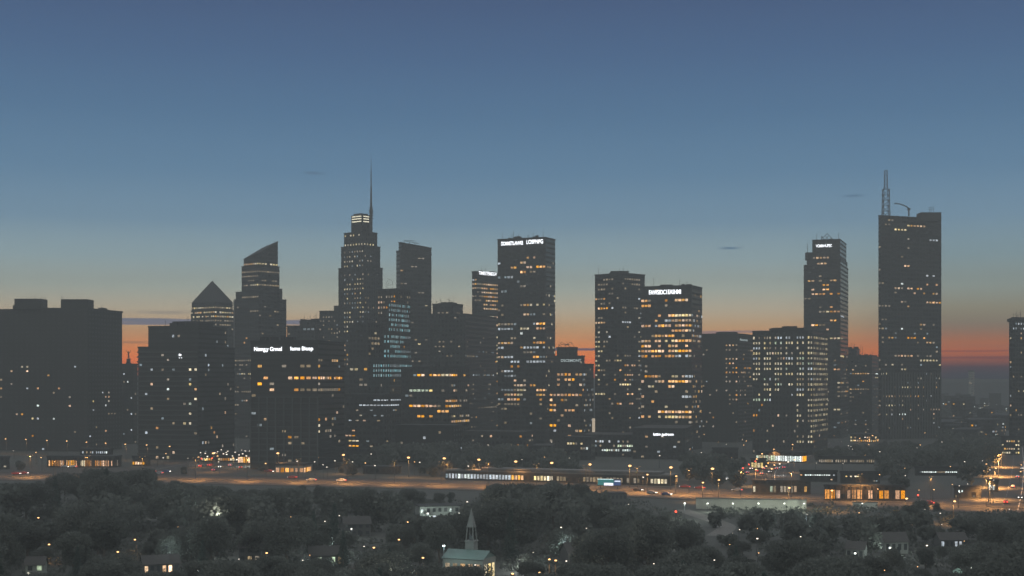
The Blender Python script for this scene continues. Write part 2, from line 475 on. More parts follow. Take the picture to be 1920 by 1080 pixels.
def text_mesh(text, m):
    cu = bpy.data.curves.new('lettering', 'FONT'); cu.body = text; cu.align_x = 'CENTER'; cu.align_y = 'CENTER'; cu.offset = .022; cu.extrude = .0
    ob = bpy.data.objects.new('lettering', cu); COL.objects.link(ob)
    dg = bpy.context.evaluated_depsgraph_get(); dg.update()
    me = bpy.data.meshes.new_from_object(ob.evaluated_get(dg))
    bpy.data.objects.remove(ob)
    co = np.empty(len(me.vertices) * 3, 'f'); me.vertices.foreach_get('co', co); co = co.reshape(-1, 3)
    lo, hi = co.min(0), co.max(0)
    co[:, :2] = (co[:, :2] - (lo + hi)[:2] / 2) / (hi - lo)[:2]
    me.vertices.foreach_set('co', co.ravel()); me.materials.clear(); me.materials.append(m); me.update()
    return me


# ------------------------------------------------------------------ ground, road, hills
def struct(o): o['kind'] = 'structure'; return o
struct(mesh('ground', [(-4200, -300, 0), (4200, -300, 0), (4200, 2590, 0), (-4200, 2590, 0)], [(0, 1, 2, 3)],
            mat('dark ground', (.048, .052, .046), .95, 0, .45, .02)))
def ridge(name, y0, base, amp, seed, x0, x1, n, m, depth=900):
    rg = random.Random(seed); ph = [(rg.uniform(.5, 7), rg.uniform(0, 6.3), rg.uniform(.3, 1)) for _ in range(7)]
    v, f = [], []
    for i in range(n + 1):
        t = i / n; x = x0 + (x1 - x0) * t
        h = base + amp * sum(a * sin(q * 6.3 * t + p) for q, p, a in ph) / 3 + rg.uniform(-.04, .04) * base
        v += [(x, y0, -2), (x, y0 + depth * .5, max(h, 8)), (x, y0 + depth, -2)]
    for i in range(n):
        a = i * 3; f += [(a, a + 3, a + 4, a + 1), (a + 1, a + 4, a + 5, a + 2)]
    return struct(mesh(name, v, f, m, smooth=True))
HILL = mat('wooded hill', (.035, .04, .045), .95, 0, .3, .01)
ridge("hills", 2420, 57, 5, 3, -2000, 2000, 220, HILL, 160)
ridge("hills", 2300, 46, 4, 8, -1700, 1700, 200, HILL, 110)

ridge('hills', 2140, 45, 4, 21, 560, 1100, 90, HILL, 150)
ASPH = mat('asphalt', (.026, .025, .024), .75, 0, .3, .15)
PAVE = mat('pavement', (.042, .040, .037), .9, 0, .25, .4)
LINE = mat('road paint', (.45, .43, .40), .7)
def strip(name, pts, wl, wr, z, m, kerb=0):
    v, f = [], []
    for i, p in enumerate(pts):
        a = pts[max(i - 1, 0)]; b = pts[min(i + 1, len(pts) - 1)]
        d = Vector((b[0] - a[0], b[1] - a[1])).normalized(); n = Vector((-d.y, d.x))
        v += [(p[0] + n.x * wl, p[1] + n.y * wl, z), (p[0] + n.x * wr, p[1] + n.y * wr, z)]
    k = len(v)
    if kerb: v += [(x, y, z - kerb) for x, y, _ in v]
    for i in range(len(pts) - 1):
        a = i * 2; f.append((a, a + 1, a + 3, a + 2))
        if kerb: f += [(a, a + 2, k + a + 2, k + a), (a + 1, k + a + 1, k + a + 3, a + 3)]
    return struct(mesh(name, v, f, m))
def bez(pts, n=10):
    out = []
    for i in range(len(pts) - 1):
        p0 = Vector(pts[max(i - 1, 0)]); p1 = Vector(pts[i]); p2 = Vector(pts[i + 1]); p3 = Vector(pts[min(i + 2, len(pts) - 1)])
        for j in range(n):
            t = j / n
            out.append(tuple(.5 * (2 * p1 + (p2 - p0) * t + (2 * p0 - 5 * p1 + 4 * p2 - p3) * t * t + (3 * p1 - p0 - 3 * p2 + p3) * t ** 3)))
    out.append(tuple(pts[-1])); return out
MAIN = bez([(-460, 762), (-270, 742), (-120, 706), (0, 668), (110, 608), (200, 556), (330, 480)])
strip('road', MAIN, 26, -26, .02, ASPH)
strip('pavement', MAIN, 31, 26, .14, PAVE, .14); strip('pavement', MAIN, -26, -31, .14, PAVE, .14)
strip('median', MAIN, 2.2, -2.2, .16, PAVE, .14)
for off in (25, 3.2, -3.2, -25): strip('lane_marking', MAIN, off + .12, off - .12, .026, LINE)
def dashes(pts, off, z=.026):
    b = MB()
    for i in range(len(pts) - 1):
        p, q = Vector(pts[i]), Vector(pts[i + 1]); d = (q - p).normalized(); n = Vector((-d.y, d.x)); t = 0
        while t + 3 < (q - p).length:
            a = p + d * t + n * off; c = a + d * 3
            b.quad(*[(w.x, w.y, z) for w in (a - n * .1, a + n * .1, c + n * .1, c - n * .1)]); t += 9
    return struct(b.build('lane_marking', LINE))
for off in (9.5, 15, 20, -9.5, -15, -20): dashes(MAIN, off)
ALONG = [(118, 622), (142, 760), (165, 850), (205, 960), (260, 1150)]           # street leaving the junction
EAST = [(196, 545), (232, 640), (280, 770), (338, 930), (470, 1300)]            # sodium lit street at the right edge
LEFT = [(-205, 735), (-200, 830), (-196, 900), (-180, 1050)]                    # side street by the petrol lights
for P_, w in ((ALONG, 9), (EAST, 12), (LEFT, 14)):
    P2 = bez(P_)
    strip('road', P2, w, -w, .026, ASPH); strip('pavement', P2, w + 3, w, .15, PAVE, .14); strip('pavement', P2, -w, -w - 3, .15, PAVE, .14)
    strip('lane_marking', P2, .15, -.15, .032, LINE)
    for o in (w / 2, -w / 2): dashes(P2, o, .032)
strip('path', bez([(66, 548), (70, 520), (74, 486), (66, 455)]), 3.2, -3.2, .02, mat('pale paving', (.13, .125, .115), .9, 0, .2, .3))
struct(mesh('plaza', [(-290, 768, .03), (-150, 742, .03), (-140, 800, .03), (-300, 830, .03)], [(0, 1, 2, 3)], PAVE))
struct(mesh('forecourt', [(120, 626, .03), (215, 590, .03), (225, 640, .03), (140, 668, .03)], [(0, 1, 2, 3)], PAVE))

# ------------------------------------------------------------------ towers and blocks
FA = facade('dark curtain wall', (0.0173, 0.0189, 0.0194), (0.0103, 0.0113, 0.0119), 3.4, 3.8, .8, .6, .18)
FB = facade('grey office wall', (0.0194, 0.0205, 0.0205), (0.0113, 0.0119, 0.0130), 3.2, 3.7, .6, .5, .25)
FC = facade('concrete flat wall', (0.0162, 0.0173, 0.0167), (0.0113, 0.0119, 0.0119), 4.2, 3.1, .45, .45, .3)
FD = facade('pale stone wall', (0.0260, 0.0286, 0.0286), (0.0130, 0.0146, 0.0157), 2.6, 3.7, .5, .55, .25)
FE = facade('brown stone wall', (0.0205, 0.0189, 0.0173), (0.0113, 0.0108, 0.0103), 3.0, 3.6, .55, .5, .25)
FG = facade('teal glass wall', (0.0157, 0.0226, 0.0238), (0.0119, 0.0189, 0.0194), 2.4, 3.6, .75, .75, .15)
FH = facade('ribbed tower base', (0.0270, 0.0281, 0.0270), (0.0162, 0.0173, 0.0162), 5.2, 3.8, .55, .6, .3, True)
FI = facade('balcony wall', (0.0173, 0.0189, 0.0189), (0.0119, 0.0130, 0.0130), 6.0, 3.1, .97, .62, .4)

def tower(*a, **k): return Building(*a, **k)

# 1 - the great slab at the left edge
b = tower('apartment_block', 'huge dark slab block at the left edge with two boxy roof penthouses', 'apartment block', 1000, 13, FC,
          [(-90, 166, 229, 580)], bw=4.2, fh=3.1, ww=.42, wh=.45, seed=1)
b.pbox('penthouse', 27, 77, 560, 579, FC, 8, 14); b.pbox('penthouse', 114, 165, 561, 579, FC, 8, 14); b.pbox('penthouse', 24, 32, 572, 579, FC, 8, 14)
for x, y in ((50, 555), (58, 556), (66, 553), (82, 556), (86, 558), (115, 555), (118, 556), (190, 574), (191, 576), (216, 581)): b.pole(x, y, 579, .18, 9)
b.pbox('vent_box', 88, 113, 577, 580, None, 6); b.pbox('vent_box', 184, 194, 577, 581, None, 20); b.pbox('vent_box', 214, 224, 583, 586, None, 60)
b.rows([(693, 18, 24, 'a'), (688, 35, 60, 'ayy'), (697, 44, 52, 'O'), (697, 2, 8, 'y'), (723, 20, 28, 'd'), (729, 68, 75, 'O'), (691, 137, 143, 'w'), (730, 50, 53, 'w'),
        (743, 0, 6, 'w'), (760, 68, 75, 'W'), (761, 122, 129, 'O'), (771, 36, 44, 'a'), (775, 22, 44, 'oa'), (751, 170, 176, 'Y'), (742, 198, 206, 'oa'), (752, 198, 212, 'y'), (759, 194, 200, 'W'),
        (786, 58, 66, 'y'), (791, 64, 74, 'oa'), (785, 90, 94, 'y'), (786, 98, 101, 'W'), (792, 92, 94, 'O'), (792, 2, 6, 'a'), (806, 2, 6, 'y'), (809, 138, 142, 'od'), (818, 138, 142, 'o'),
        (768, 172, 178, 'w'), (776, 200, 214, 'd'), (785, 160, 166, 'd'), (803, 178, 182, 'd'), (805, 225, 228, 'd'), (818, 22, 28, 'a'), (819, 58, 64, 'o'), (743, 124, 132, 'd'), (712, 1, 5, 'd')])
b.fill('LR', 620, 690, .006, 'dc'); b.fill('LR', 690, 850, .04, 'ddaow'); b.finish(speck=0)

# statue on its own low block in the gap
b = tower('low_block', 'small dark block with flat roof carrying the raised-arm statue', 'building', 1120, 25, FC, [(229, 250, 258, 684)], fh=3.2, bw=3.5, ww=.4, seed=2)
b.fill('LR', 700, 860, .05, 'dw'); b.rows([(713, 238, 244, 'W'), (718, 238, 244, 'W')]); b.finish()
DST = 1120 + 6
def skin_figure(name, joints, edges, m, label=None, cat=None, parent=None, loc=(0, 0, 0), root=0):
    me = bpy.data.meshes.new(name); me.from_pydata([j[:3] for j in joints], edges, [])
    o = bpy.data.objects.new(name, me); link(o, parent); o.location = loc
    sk = o.modifiers.new('skin', 'SKIN'); me.skin_vertices or None
    for i, j in enumerate(joints):
        me.skin_vertices[0].data[i].radius = (j[3], j[3]); me.skin_vertices[0].data[i].use_root = i == root
    o.modifiers.new('sub', 'SUBSURF').levels = 1; o.modifiers['sub'].render_levels = 1
    me.materials.append(m)
    if label: tag(o, label, cat)
    return o
zs = zat(684, DST) + 1
rt = empty('rooftop_statue', (xat(241, DST), DST, zs), 'dark statue of a figure with both arms raised, on a tall plinth', 'statue')
p = MB(); p.box((0, 0, -.6), (3.4, 3.4, 1.4)); p.box((0, 0, .8), (2.5, 2.5, 2.6)); p.box((0, 0, 3.4), (3.0, 3.0, .4)); p.build('plinth', STEEL, rt)
skin_figure('figure', [(0, 0, 6.9, .55), (-.35, 0, 5.4, .38), (-.4, 0, 3.8, .26), (.35, 0, 5.4, .38), (.4, .2, 3.8, .26), (0, 0, 8.4, .62), (0, 0, 9.3, .26), (0, 0, 9.9, .42),
                       (-.75, 0, 8.9, .28), (-1.5, 0, 9.7, .22), (-1.35, 0, 11.2, .16), (.75, 0, 8.9, .28), (1.5, 0, 9.6, .22), (1.6, 0, 11.0, .16)],
            [(0, 1), (1, 2), (0, 3), (3, 4), (0, 5), (5, 6), (6, 7), (5, 8), (8, 9), (9, 10), (5, 11), (11, 12), (12, 13)], STEEL, parent=rt)

# 2 - stepped flat block right of the gap
b = tower('apartment_block', 'dark stepped flat block with balcony lines, right of the statue gap', 'apartment block', 890, 16, FI,
          [(259, 372, 440, 652), (278, 372, 425, 613, 6), (324, 372, 400, 605, 14)], bw=3.6, fh=3.1, ww=.5, wh=.6, seed=3)
b.clutter(3, 2, 1)
b.rows([(631, 318, 325, 'w'), (631, 344, 349, 'W'), (640, 295, 300, 'w'), (660, 318, 326, 'w'), (660, 346, 350, 'W'), (690, 345, 350, 'Y'), (690, 355, 362, 'y'), (719, 345, 350, 'Y'), (729, 356, 362, 'O'),
        (747, 356, 362, 'Y'), (759, 336, 352, 'yg'), (767, 368, 374, 'O'), (779, 342, 350, 'y'), (796, 368, 374, 'O'), (798, 336, 350, 'y'), (729, 306, 312, 'W'), (745, 264, 270, 'W'), (739, 264, 280, 'dw'), (817, 312, 318, 'O'), (827, 292, 300, 'y'), (807, 266, 274, 'w'),
        (690, 300, 308, 'd'), (690, 280, 286, 'w'), (709, 306, 312, 'd'), (757, 280, 284, 'w'), (730, 312, 318, 'd'), (857, 306, 312, 'y'), (857, 318, 324, 'd'), (847, 318, 324, 'a')])
b.fill('LR', 625, 870, .02, 'ddwc'); b.finish()
b.sign('R', 336, 342, 667.5, 8, None, SIGN, 'logo_sign')
bd = MB()                                                           # balcony slabs with rails along the street front
for t_, za in (('L', 0),):
    nm, O, u, L, za, zb = b.faces[0]; n = Vector((u.y, -u.x)); z = za + 3.1
    while z < zb - 2:
        for w0, w1, dz in ((0, 1.3, .18), (1.25, 1.35, 1.0)):
            q = [O + n * w0, O + u * L + n * w0, O + u * L + n * w1, O + n * w1]
            bd.prism([(k.x, k.y) for k in (q[3], q[2], q[1], q[0])], z, z + dz)
        z += 3.1
bd.build('balconies', mat('pale balcony', (.058, .062, .06), .8), b.root, off=b.o)

# 3 - pyramid crowned tower
b = tower('pyramid_tower', 'office tower topped by a dark pyramid roof with lit bands beneath', 'tower', 1320, 38, FA,
          [(358, 402, 438, 580), (359.5, 402, 436.5, 566, 1)], bw=2.6, fh=3.9, ww=.85, wh=.42, cap=0, seed=4)
pts, zt = b.tops[-1]; ctr = sum(pts, Vector((0, 0))) / 4
e = [ctr + (p - ctr) * 1.02 for p in pts]; za = zt[0]; apex = (ctr.x, ctr.y, zat(526, ctr.y))
b2 = MB()
for i in range(4):
    j = (i + 1) % 4; b2.poly([(e[i].x, e[i].y, za), (e[j].x, e[j].y, za), apex])
b2.build('pyramid_roof', mat('slate roof', (.018, .02, .022), .85), b.root, off=b.o)
for y, k, p in ((578, 'Yy', .85), (579, 'yd', .6), (589, 'ya', .8), (594, 'ya', .75), (600, 'd', .6), (610, 'd', .5), (615, 'd', .5)): b.row(y, 358, 438, k, p); b.row(y, 384, 436, k, p)
b.rows([(573, 398, 416, 'd', .5), (664, 400, 437, 'd', .8), (657, 400, 437, 'd', .4)])
b.fill('LR', 620, 800, .12, 'dc', 3); b.finish()
bm_ = MB(); D_ = 1310; bm_.bar((xat(439, D_) - b.o.x, D_ - b.o.y, 0), (xat(439, D_) - b.o.x, D_ - b.o.y, zat(563, D_)), .7, .7); bm_.build('lift_mast', CONC, b.root)
# 4 - slant topped tower
b = tower('slant_tower', 'stepped dark tower with a roof slanting up to a sharp right point', 'tower', 1220, 40, FA,
          [(440, 485, 537, 560), (442, 485, 529, 546, 2), (453, 485, 524, 498, 4), (457, 485, 521, (487, 475, 453), 5)], bw=2.8, fh=3.9, ww=.85, wh=.38, seed=5, cap=.6)
b.pbox('roof_step', 524, 528, 541, 562, FA, 14, 4)
for y, k, p in ((488, 'd', .7), (486, 'dy', .8), (497, 'ya', .8), (511, 'yd', .85), (513, 'd', .7), (536, 'd', .7), (528, 'd', .6)): b.row(y, 456, 521, k, p)
b.rows([(497, 480, 500, 'Yy', 1), (538, 470, 486, 'y', .9), (520, 455, 484, 'd', .7), (537, 486, 510, 'd', .3), (555, 452, 484, 'd', .8), (571, 488, 500, 'd', .8), (607, 515, 524, 'd', .6), (625, 480, 500, 'd', .5)])
b.fill('L', 500, 545, .35, 'd', 3); b.fill('LR', 560, 760, .05, 'dd', 2); b.rows([(676, 440, 470, 'd', .8), (683, 440, 470, 'd', .7), (738, 440, 470, 'd', .8), (697, 452, 470, 'dy', .8)]); b.finish()
# 5 - wide block with two white signs
b = tower('sign_block', 'broad dark block with two white script signs under its roof edge', 'office block', 790, 14, FI,
          [(470, 596, 646, 641)], bw=3.4, fh=3.35, ww=.8, wh=.5, seed=6)
b.clutter(5, 5)
b.sign('Nemg,y Grmel', 477, 529, 655.5, 10, 'L'); b.sign('Ieme Bicop', 545, 587.5, 654.5, 9.5, 'L')
b.rows([(679, 584, 616, 'd', .6), (679, 622, 632, 'a'), (687, 480, 487, 'a'), (687, 516, 580, 'dao', .75), (712, 490, 512, 'Oo', .9), (712, 533, 640, 'Oo', .92), (722, 476, 488, 'O'), (722, 516, 536, 'o', .7), (732, 504, 512, 'O'),
        (732, 528, 562, 'ao', .75), (733, 584, 604, 'd', .7), (752, 510, 536, 'd', .5), (784, 592, 624, 'od', .6), (795, 595, 602, 'y'), (805, 595, 600, 'y'), (812, 594, 600, 'Y')])
b.fill('LR', 665, 760, .05, 'dd', 2); b.fill('LR', 760, 870, .02, 'dc'); b.finish()
fm = MB(); nm, O, u, L, za, zb = b.faces[0]; n = Vector((u.y, -u.x)); PALE = mat('pale frame', (.06, .067, .067), .8)
for i in range(9):
    q = O + u * (L * i / 8); fm.box((q.x + n.x * .25, q.y + n.y * .25, 3), (.7, .5, zat(745, 790) - 3), atan2(u.y, u.x))
for i in range(12):
    z = 4 + i * 3.35; q = O + u * (L / 2); fm.box((q.x + n.x * .18, q.y + n.y * .18, z), (L, .36, .45), atan2(u.y, u.x))
fm.build('facade_frame', PALE, b.root, off=b.o)
q = O + u * (L * .56)
lob = Building('glass_lobby', 'low orange-lit glass lobby at the foot of the sign block', 'building', 765, 8, mat('lobby frame', (.2, .19, .17), .6), [(516, 570, 586, 873)], bw=2.6, fh=3.4, ww=.88, wh=.8, seed=61)
lob.fill('LR', 860, 900, .97, 'MMO'); lob.finish()
# 6,7 - low shoulders behind
b = tower('low_block', 'low dark block with cluttered roof right of the two-sign block', 'building', 1160, 20, FB, [(538, 590, 606, 612), (562, 590, 603, 604, 10)], seed=7)
b.clutter(9, 3, -1, 2.5, 6); b.fill('LR', 612, 760, .06, 'dcw'); b.rows([(614, 562, 602, 'cd', .4)]); b.finish()
b = tower('stepped_block', 'plain stepped block tucked against the spired tower on its left', 'office block', 1290, 20, FD, [(599, 640, 660, 584), (626, 640, 660, 575, 4)], bw=2.8, fh=3.7, ww=.5, wh=.45, seed=8)
b.fill('LR', 588, 640, .4, 'd'); b.rows([(594, 602, 626, 'd', .8), (601, 604, 626, 'd', .6)]); b.finish()
# 8 - the spired tower
b = tower('spire_tower', 'tallest left tower of stacked setbacks with lit crown and needle spire', 'tower', 1160, 40, FD,
          [(634.5, 683, 717.5, 501), (639.5, 682, 713, 461, 3), (645, 681, 707.5, 435, 6), (658.5, 679, 694, 404, 11)], bw=2.9, fh=3.9, ww=.45, wh=.42, seed=9, cap=.7)
b.fill('L', 465, 640, .72, 'ycyd', 1, 642, 680); b.fill('R', 465, 640, .42, 'dcd', 1, 682, 694); b.fill('R', 500, 620, .1, 'd')
b.row(440, 647, 680, 'y', .8); b.row(440, 684, 706, 'y', .55); b.row(461.5, 642, 700, 'y', .9); b.fill('L', 640, 690, .35, 'dya', 1, 640, 680)
CRL = glow('crown light', (1, .93, .70), 1.5)
for nm, O, u, L, za, zb in b.faces[-2:]:
    n = Vector((u.y, -u.x))
    for y in (407, 411.5, 416.5):
        q = O + u * (L * .5); z = zat(y, q.y)
        block('crown_light', b.root, (q.x + n.x * .08 - b.o.x, q.y + n.y * .08 - b.o.y, z), (L * (.86 if nm == 'L' else .7), .12, .8), CRL, atan2(u.y, u.x))
b.rows([(633, 668, 690, 'd', .7), (681, 690, 704, 'oa', .9)]); b.finish()
D_ = b.D + 10; sp = MB(); xs, ys = xat(695.8, D_) - b.o.x, D_ - b.o.y
for (ya, yb, ra, rb) in ((436, 400, 1.25, 1.15), (400, 388, 1.5, 1.2), (388, 350, .85, .6), (350, 318, .5, .32), (318, 298, .26, .1)):
    sp.bar((xs, ys, zat(ya, D_)), (xs, ys, zat(yb, D_)), ra, rb, 10)
for ya in (396, 400, 404, 410): sp.bar((xs, ys, zat(ya, D_)), (xs, ys, zat(ya, D_) + .5), 1.9, 1.9, 10)
sp.build('spire', STEEL, b.root)
bl = MB(); bl.box((xat(676, D_) - b.o.x, D_ - b.o.y + 2, zat(404, D_)), (9, 8, 1.4), -.7); bl.build('crown_cap', STEEL, b.root)
# 9 - tower with sloping roofline
b = tower('sloped_tower', 'bare dark tower with gently sloping roof and railings, right of the spired tower', 'tower', 1270, 62, FA,
          [(743, 750, 809, (472, 471, 479)), (747.5, 752.5, 809, (455.5, 455.5, 466), 1.5)], bw=3.2, fh=3.9, ww=.85, wh=.35, seed=10, cap=.8)
rl = MB(); D_ = 1275
for x0, x1, y0, y1 in ((758, 768, 451, 454), (768, 778, 453, 455.5), (778, 786, 455, 457.5)):
    rl.bar((xat(x0, D_) - b.o.x, D_ - b.o.y, zat(y0, D_)), (xat(x1, D_) - b.o.x, D_ - b.o.y, zat(y1, D_)), .22)
    rl.bar((xat(x0, D_) - b.o.x, D_ - b.o.y, zat(y0, D_)), (xat(x0, D_) - b.o.x, D_ - b.o.y, zat(460, D_)), .22)
rl.bar((xat(760, D_) - b.o.x, D_ - b.o.y, zat(450.5, D_)), (xat(781, D_) - b.o.x, D_ - b.o.y, zat(452, D_)), .2); rl.build('roof_railing', STEEL, b.root)
b.rows([(485, 779, 792, 'd', .8), (500, 748, 770, 'd', .3), (528, 748, 800, 'd', .25), (545, 745, 800, 'd', .3), (531, 750, 765, 'd', .4)])
b.fill('LR', 475, 600, .03, 'dd', 3); b.fill('LR', 560, 700, .08, 'ddy', 2); b.finish()
# 10 - teal lit glass block with a brown wing
b = tower('brown_wing', 'brown stone block with orange windows and a ring ornament on its roof', 'office block', 1060, 35, FE, [(708, 742, 770, 543)], bw=2.5, fh=4, ww=.55, wh=.45, seed=11)
b.fill('L', 546, 590, .8, 'od', 1, 708, 742); b.fill('R', 546, 590, .45, 'd'); b.finish()
rg = MB(); D_ = 1064; cx, cz = xat(730.5, D_) - b.o.x, zat(534, D_)
for k in range(12):
    t, t2 = 2 * pi * k / 12, 2 * pi * (k + 1) / 12
    rg.bar((cx + 2.4 * cos(t), D_ - b.o.y, cz + 4.2 * sin(t)), (cx + 2.4 * cos(t2), D_ - b.o.y, cz + 4.2 * sin(t2)), .12, k=4)
    if k % 3 == 0: rg.bar((cx + 2.4 * cos(t), D_ - b.o.y, cz + 4.2 * sin(t)), (cx - 1.2 * cos(t2), D_ - b.o.y, cz + 2.0 * sin(t2)), .09, k=4)
rg.bar((cx - 3, D_ - b.o.y, cz - 4.2), (cx + 3, D_ - b.o.y, cz - 4.2), .3); rg.build('ring_ornament', STEEL, b.root)
b = tower('teal_glass_block', 'teal-lit glass office block stepped down on its left side', 'office block', 1010, 22, FG,
          [(690, 731, 772, 672), (719, 731, 770, 622, 1), (728, 733, 769, 567, 2)], bw=1.9, fh=3.5, ww=.55, wh=.62, seed=12, cap=.5)
b.fill('LR', 560, 625, .88, 'tttc'); b.fill('LR', 620, 706, .8, 'tttct', 12, 700, 775); b.rows([(696, 680, 690, 'a')]); b.finish()
b = tower('dark_annex', 'dark annex between the spired tower and the teal glass block', 'office block', 1030, 30, FB, [(655, 690, 729, 608)], seed=13)
b.fill('LR', 612, 800, .1, 'ddy', 2); b.rows([(635, 682, 700, 'Oo', .95), (617, 675, 690, 'd', .8), (630, 690, 712, 'd', .7), (697, 678, 700, 'ya', .8), (712, 690, 705, 'd', .5), (742, 648, 672, 'do', .7)]); b.finish()
# 11 - dark mass and its crown
b = tower('dark_slab', 'wide unlit slab with a smaller windowed box on its roof', 'office block', 1120, 20, FB, [(806, 872, 931, 590), (811, 850, 868, 571, 5)], bw=3.2, fh=3.8, ww=.6, wh=.35, seed=14)
b.clutter(12, 4, -1, 1.6, 8); b.rows([(586, 812, 835, 'da', .6), (583, 812, 868, 'd', .3), (640, 812, 860, 'd', .6), (645, 818, 862, 'd', .5), (653, 815, 856, 'd', .5), (663, 820, 850, 'd', .5), (664, 870, 925, 'dc', .7), (700, 880, 925, 'dw', .5), (707, 888, 920, 'c', .5)])
b.fill('LR', 600, 780, .03, 'dd', 3); b.finish()
b = tower('strip_lit_block', 'low dark office block crossed by bright orange window strips', 'office block', 950, 24, FB, [(752, 842, 880, 690)], bw=2.9, fh=3.5, ww=.93, wh=.48, seed=15)
b.rows([(702, 780, 813, 'O', .97), (702, 818, 856, 'OY', .97), (693, 820, 841, 'O', .9), (728, 766, 800, 'yg', .95), (730, 804, 811, 'Y'), (757, 766, 816, 'Oo', .97), (751, 832, 856, 'oa', .85), (759, 820, 862, 'oa', .8), (769, 818, 834, 'O', 1), (777, 778, 792, 'O'),
        (778, 800, 812, 'O', 1), (778, 820, 842, 'd', .7), (779, 850, 884, 'yd', .7), (788, 845, 878, 'ao', .75)]); b.fill('LR', 695, 800, .03, 'd', 3); b.finish()
b.clutter(5, 8)
b = tower('white_strip_block', 'low dark block with thin white window rows below the teal block', 'office block', 900, 26, FB, [(640, 720, 752, 742)], bw=2.6, fh=3.3, ww=.9, wh=.3, seed=16)
b.rows([(749, 700, 752, 'w', .9), (756, 698, 752, 'wc', .9), (763, 672, 752, 'w', .75), (770, 682, 704, 'c', .8), (779, 670, 680, 'yg'), (784, 650, 668, 'w', .7), (797, 670, 683, 'c', .7), (812, 648, 668, 'o', .7), (821, 646, 671, 'oa', .9), (829, 654, 669, 'Y', 1), (834, 654, 669, 'O', 1)]); b.finish()
# 13, 14 - the pair of sign towers
b = tower('signed_slab', 'slimmer tower with one white sign, half hidden by the taller sign tower', 'tower', 1280, 42, FA, [(885, 894, 950, 510)], bw=2.7, fh=3.7, ww=.88, wh=.45, seed=17)
b.sign('TIMESTEMDUV', 897, 931, 513, 6.5, 'R'); b.pole(903, 504, 510); b.clutter(3, 4, -1, 1.5, 2)
b.fill('LR', 525, 570, .55, 'da', 3, 885, 907); b.fill('R', 527, 760, .6, 'oay', 3, 907, 940, .8); b.fill('R', 527, 570, .8, 'oa', 4, 907, 940); b.rows([(524, 886, 891, 'w'), (664, 870, 905, 'c', .8)]); b.finish()
b = tower('signed_tower', 'tall dark box tower with two white signs at its top edge', 'tower', 1110, 24, FA, [(933, 1023, 1041, 446.5)], bw=2.75, fh=3.75, ww=.88, wh=.5, seed=18)
b.sign('DOMMSTILANVRE', 940, 981, 456.2, 7.2, 'L'); b.sign('LOSPNPG', 987.5, 1018.5, 453.2, 8, 'L')
b.clutter(12, 6, -1, 2.6, 7); b.pole(962, 440, 447); b.pole(968, 441, 447); b.pole(990, 440, 447); b.pole(1005, 441, 446)
b.rows([(484, 985, 1003, 'oa', .8), (491, 976, 988, 'a'), (494, 934, 940, 'w'), (502, 948, 972, 'ao', .75), (502, 985, 996, 'o'), (503, 1006, 1020, 'oO'), (497, 1020, 1040, 'd', .7), (510, 975, 985, 'oO'), (510, 934, 944, 'o', .7), (510, 990, 1004, 'd', .7),
        (524, 934, 948, 'c', .8), (523, 950, 976, 'cw', .7), (530, 966, 972, 'c'), (543, 934, 954, 'c', .9), (540, 976, 984, 'd'), (573, 976, 992, 'a', .9), (573, 936, 944, 'd'), (588, 976, 993, 'oa', .9), (588, 936, 942, 'd'), (593, 994, 1003, 'c'), (587, 1008, 1020, 'd', .7),
        (606, 936, 965, 'dy', .7), (606, 985, 1003, 'w', .8), (606, 1004, 1020, 'O', .9), (614, 936, 960, 'cw', .8), (613, 976, 1000, 'yw', .8), (613, 1006, 1020, 'o'), (620, 934, 960, 'cw', .7), (620, 976, 992, 'y', .9), (620, 1006, 1020, 'oO'), (627, 975, 994, 'W', .8),
        (634, 996, 1003, 'y'), (641, 956, 964, 'd'), (647, 932, 965, 'ao', .8), (646, 996, 1020, 'ao', .8), (653, 934, 945, 'w'), (653, 976, 1020, 'aw', .85), (666, 934, 960, 'w', .6), (666, 996, 1022, 'ao', .9), (673, 934, 945, 'a'), (672, 996, 1020, 'O', .95),
        (679, 956, 972, 'w'), (679, 984, 1020, 'cw', .95), (686, 956, 974, 'o', .9), (692, 936, 942, 'd'), (699, 944, 962, 'w'), (705, 942, 975, 'wc', .8), (719, 962, 985, 'ao', .8), (731, 1002, 1022, 'O', 1), (736, 1004, 1020, 'a'),
        (738, 948, 976, 'ya', .85), (744, 940, 980, 'oy', .85), (750, 934, 956, 'o', .9), (751, 956, 976, 'o', .9), (756, 934, 975, 'yd', .8), (762, 936, 972, 'd', .6), (746, 1006, 1014, 'o')])
b.fill('L', 560, 770, .10, 'dcdy', 3); b.fill('R', 500, 770, .16, 'dy', 1); b.finish()
# 15 - small decorated block
b = tower('ornate_block', 'mid-height block with a wire crown on its roof between two sign towers', 'office block', 1040, 24, FE,
          [(1030, 1092, 1113, 684), (1040, 1088, 1096, 669, 2), (1044, 1076, 1083, 653, 8)], bw=2.7, fh=3.8, ww=.85, wh=.5, seed=19)
cr = MB(); D_ = 1052
for x0, y0, x1, y1 in ((1046, 652, 1053, 641), (1053, 641, 1062, 650), (1058, 644, 1070, 650), (1070, 641, 1056, 651), (1062, 641, 1068, 650), (1046, 645, 1054, 651), (1070, 641, 1078, 652), (1052, 646, 1068, 646)):
    cr.bar((xat(x0, D_) - b.o.x, D_ - b.o.y, zat(y0, D_)), (xat(x1, D_) - b.o.x, D_ - b.o.y, zat(y1, D_)), .16)
cr.build('wire_crown', STEEL, b.root)
b.sign('DECEMONT', 1052, 1090, 676, 5, 'L', SIGN2)
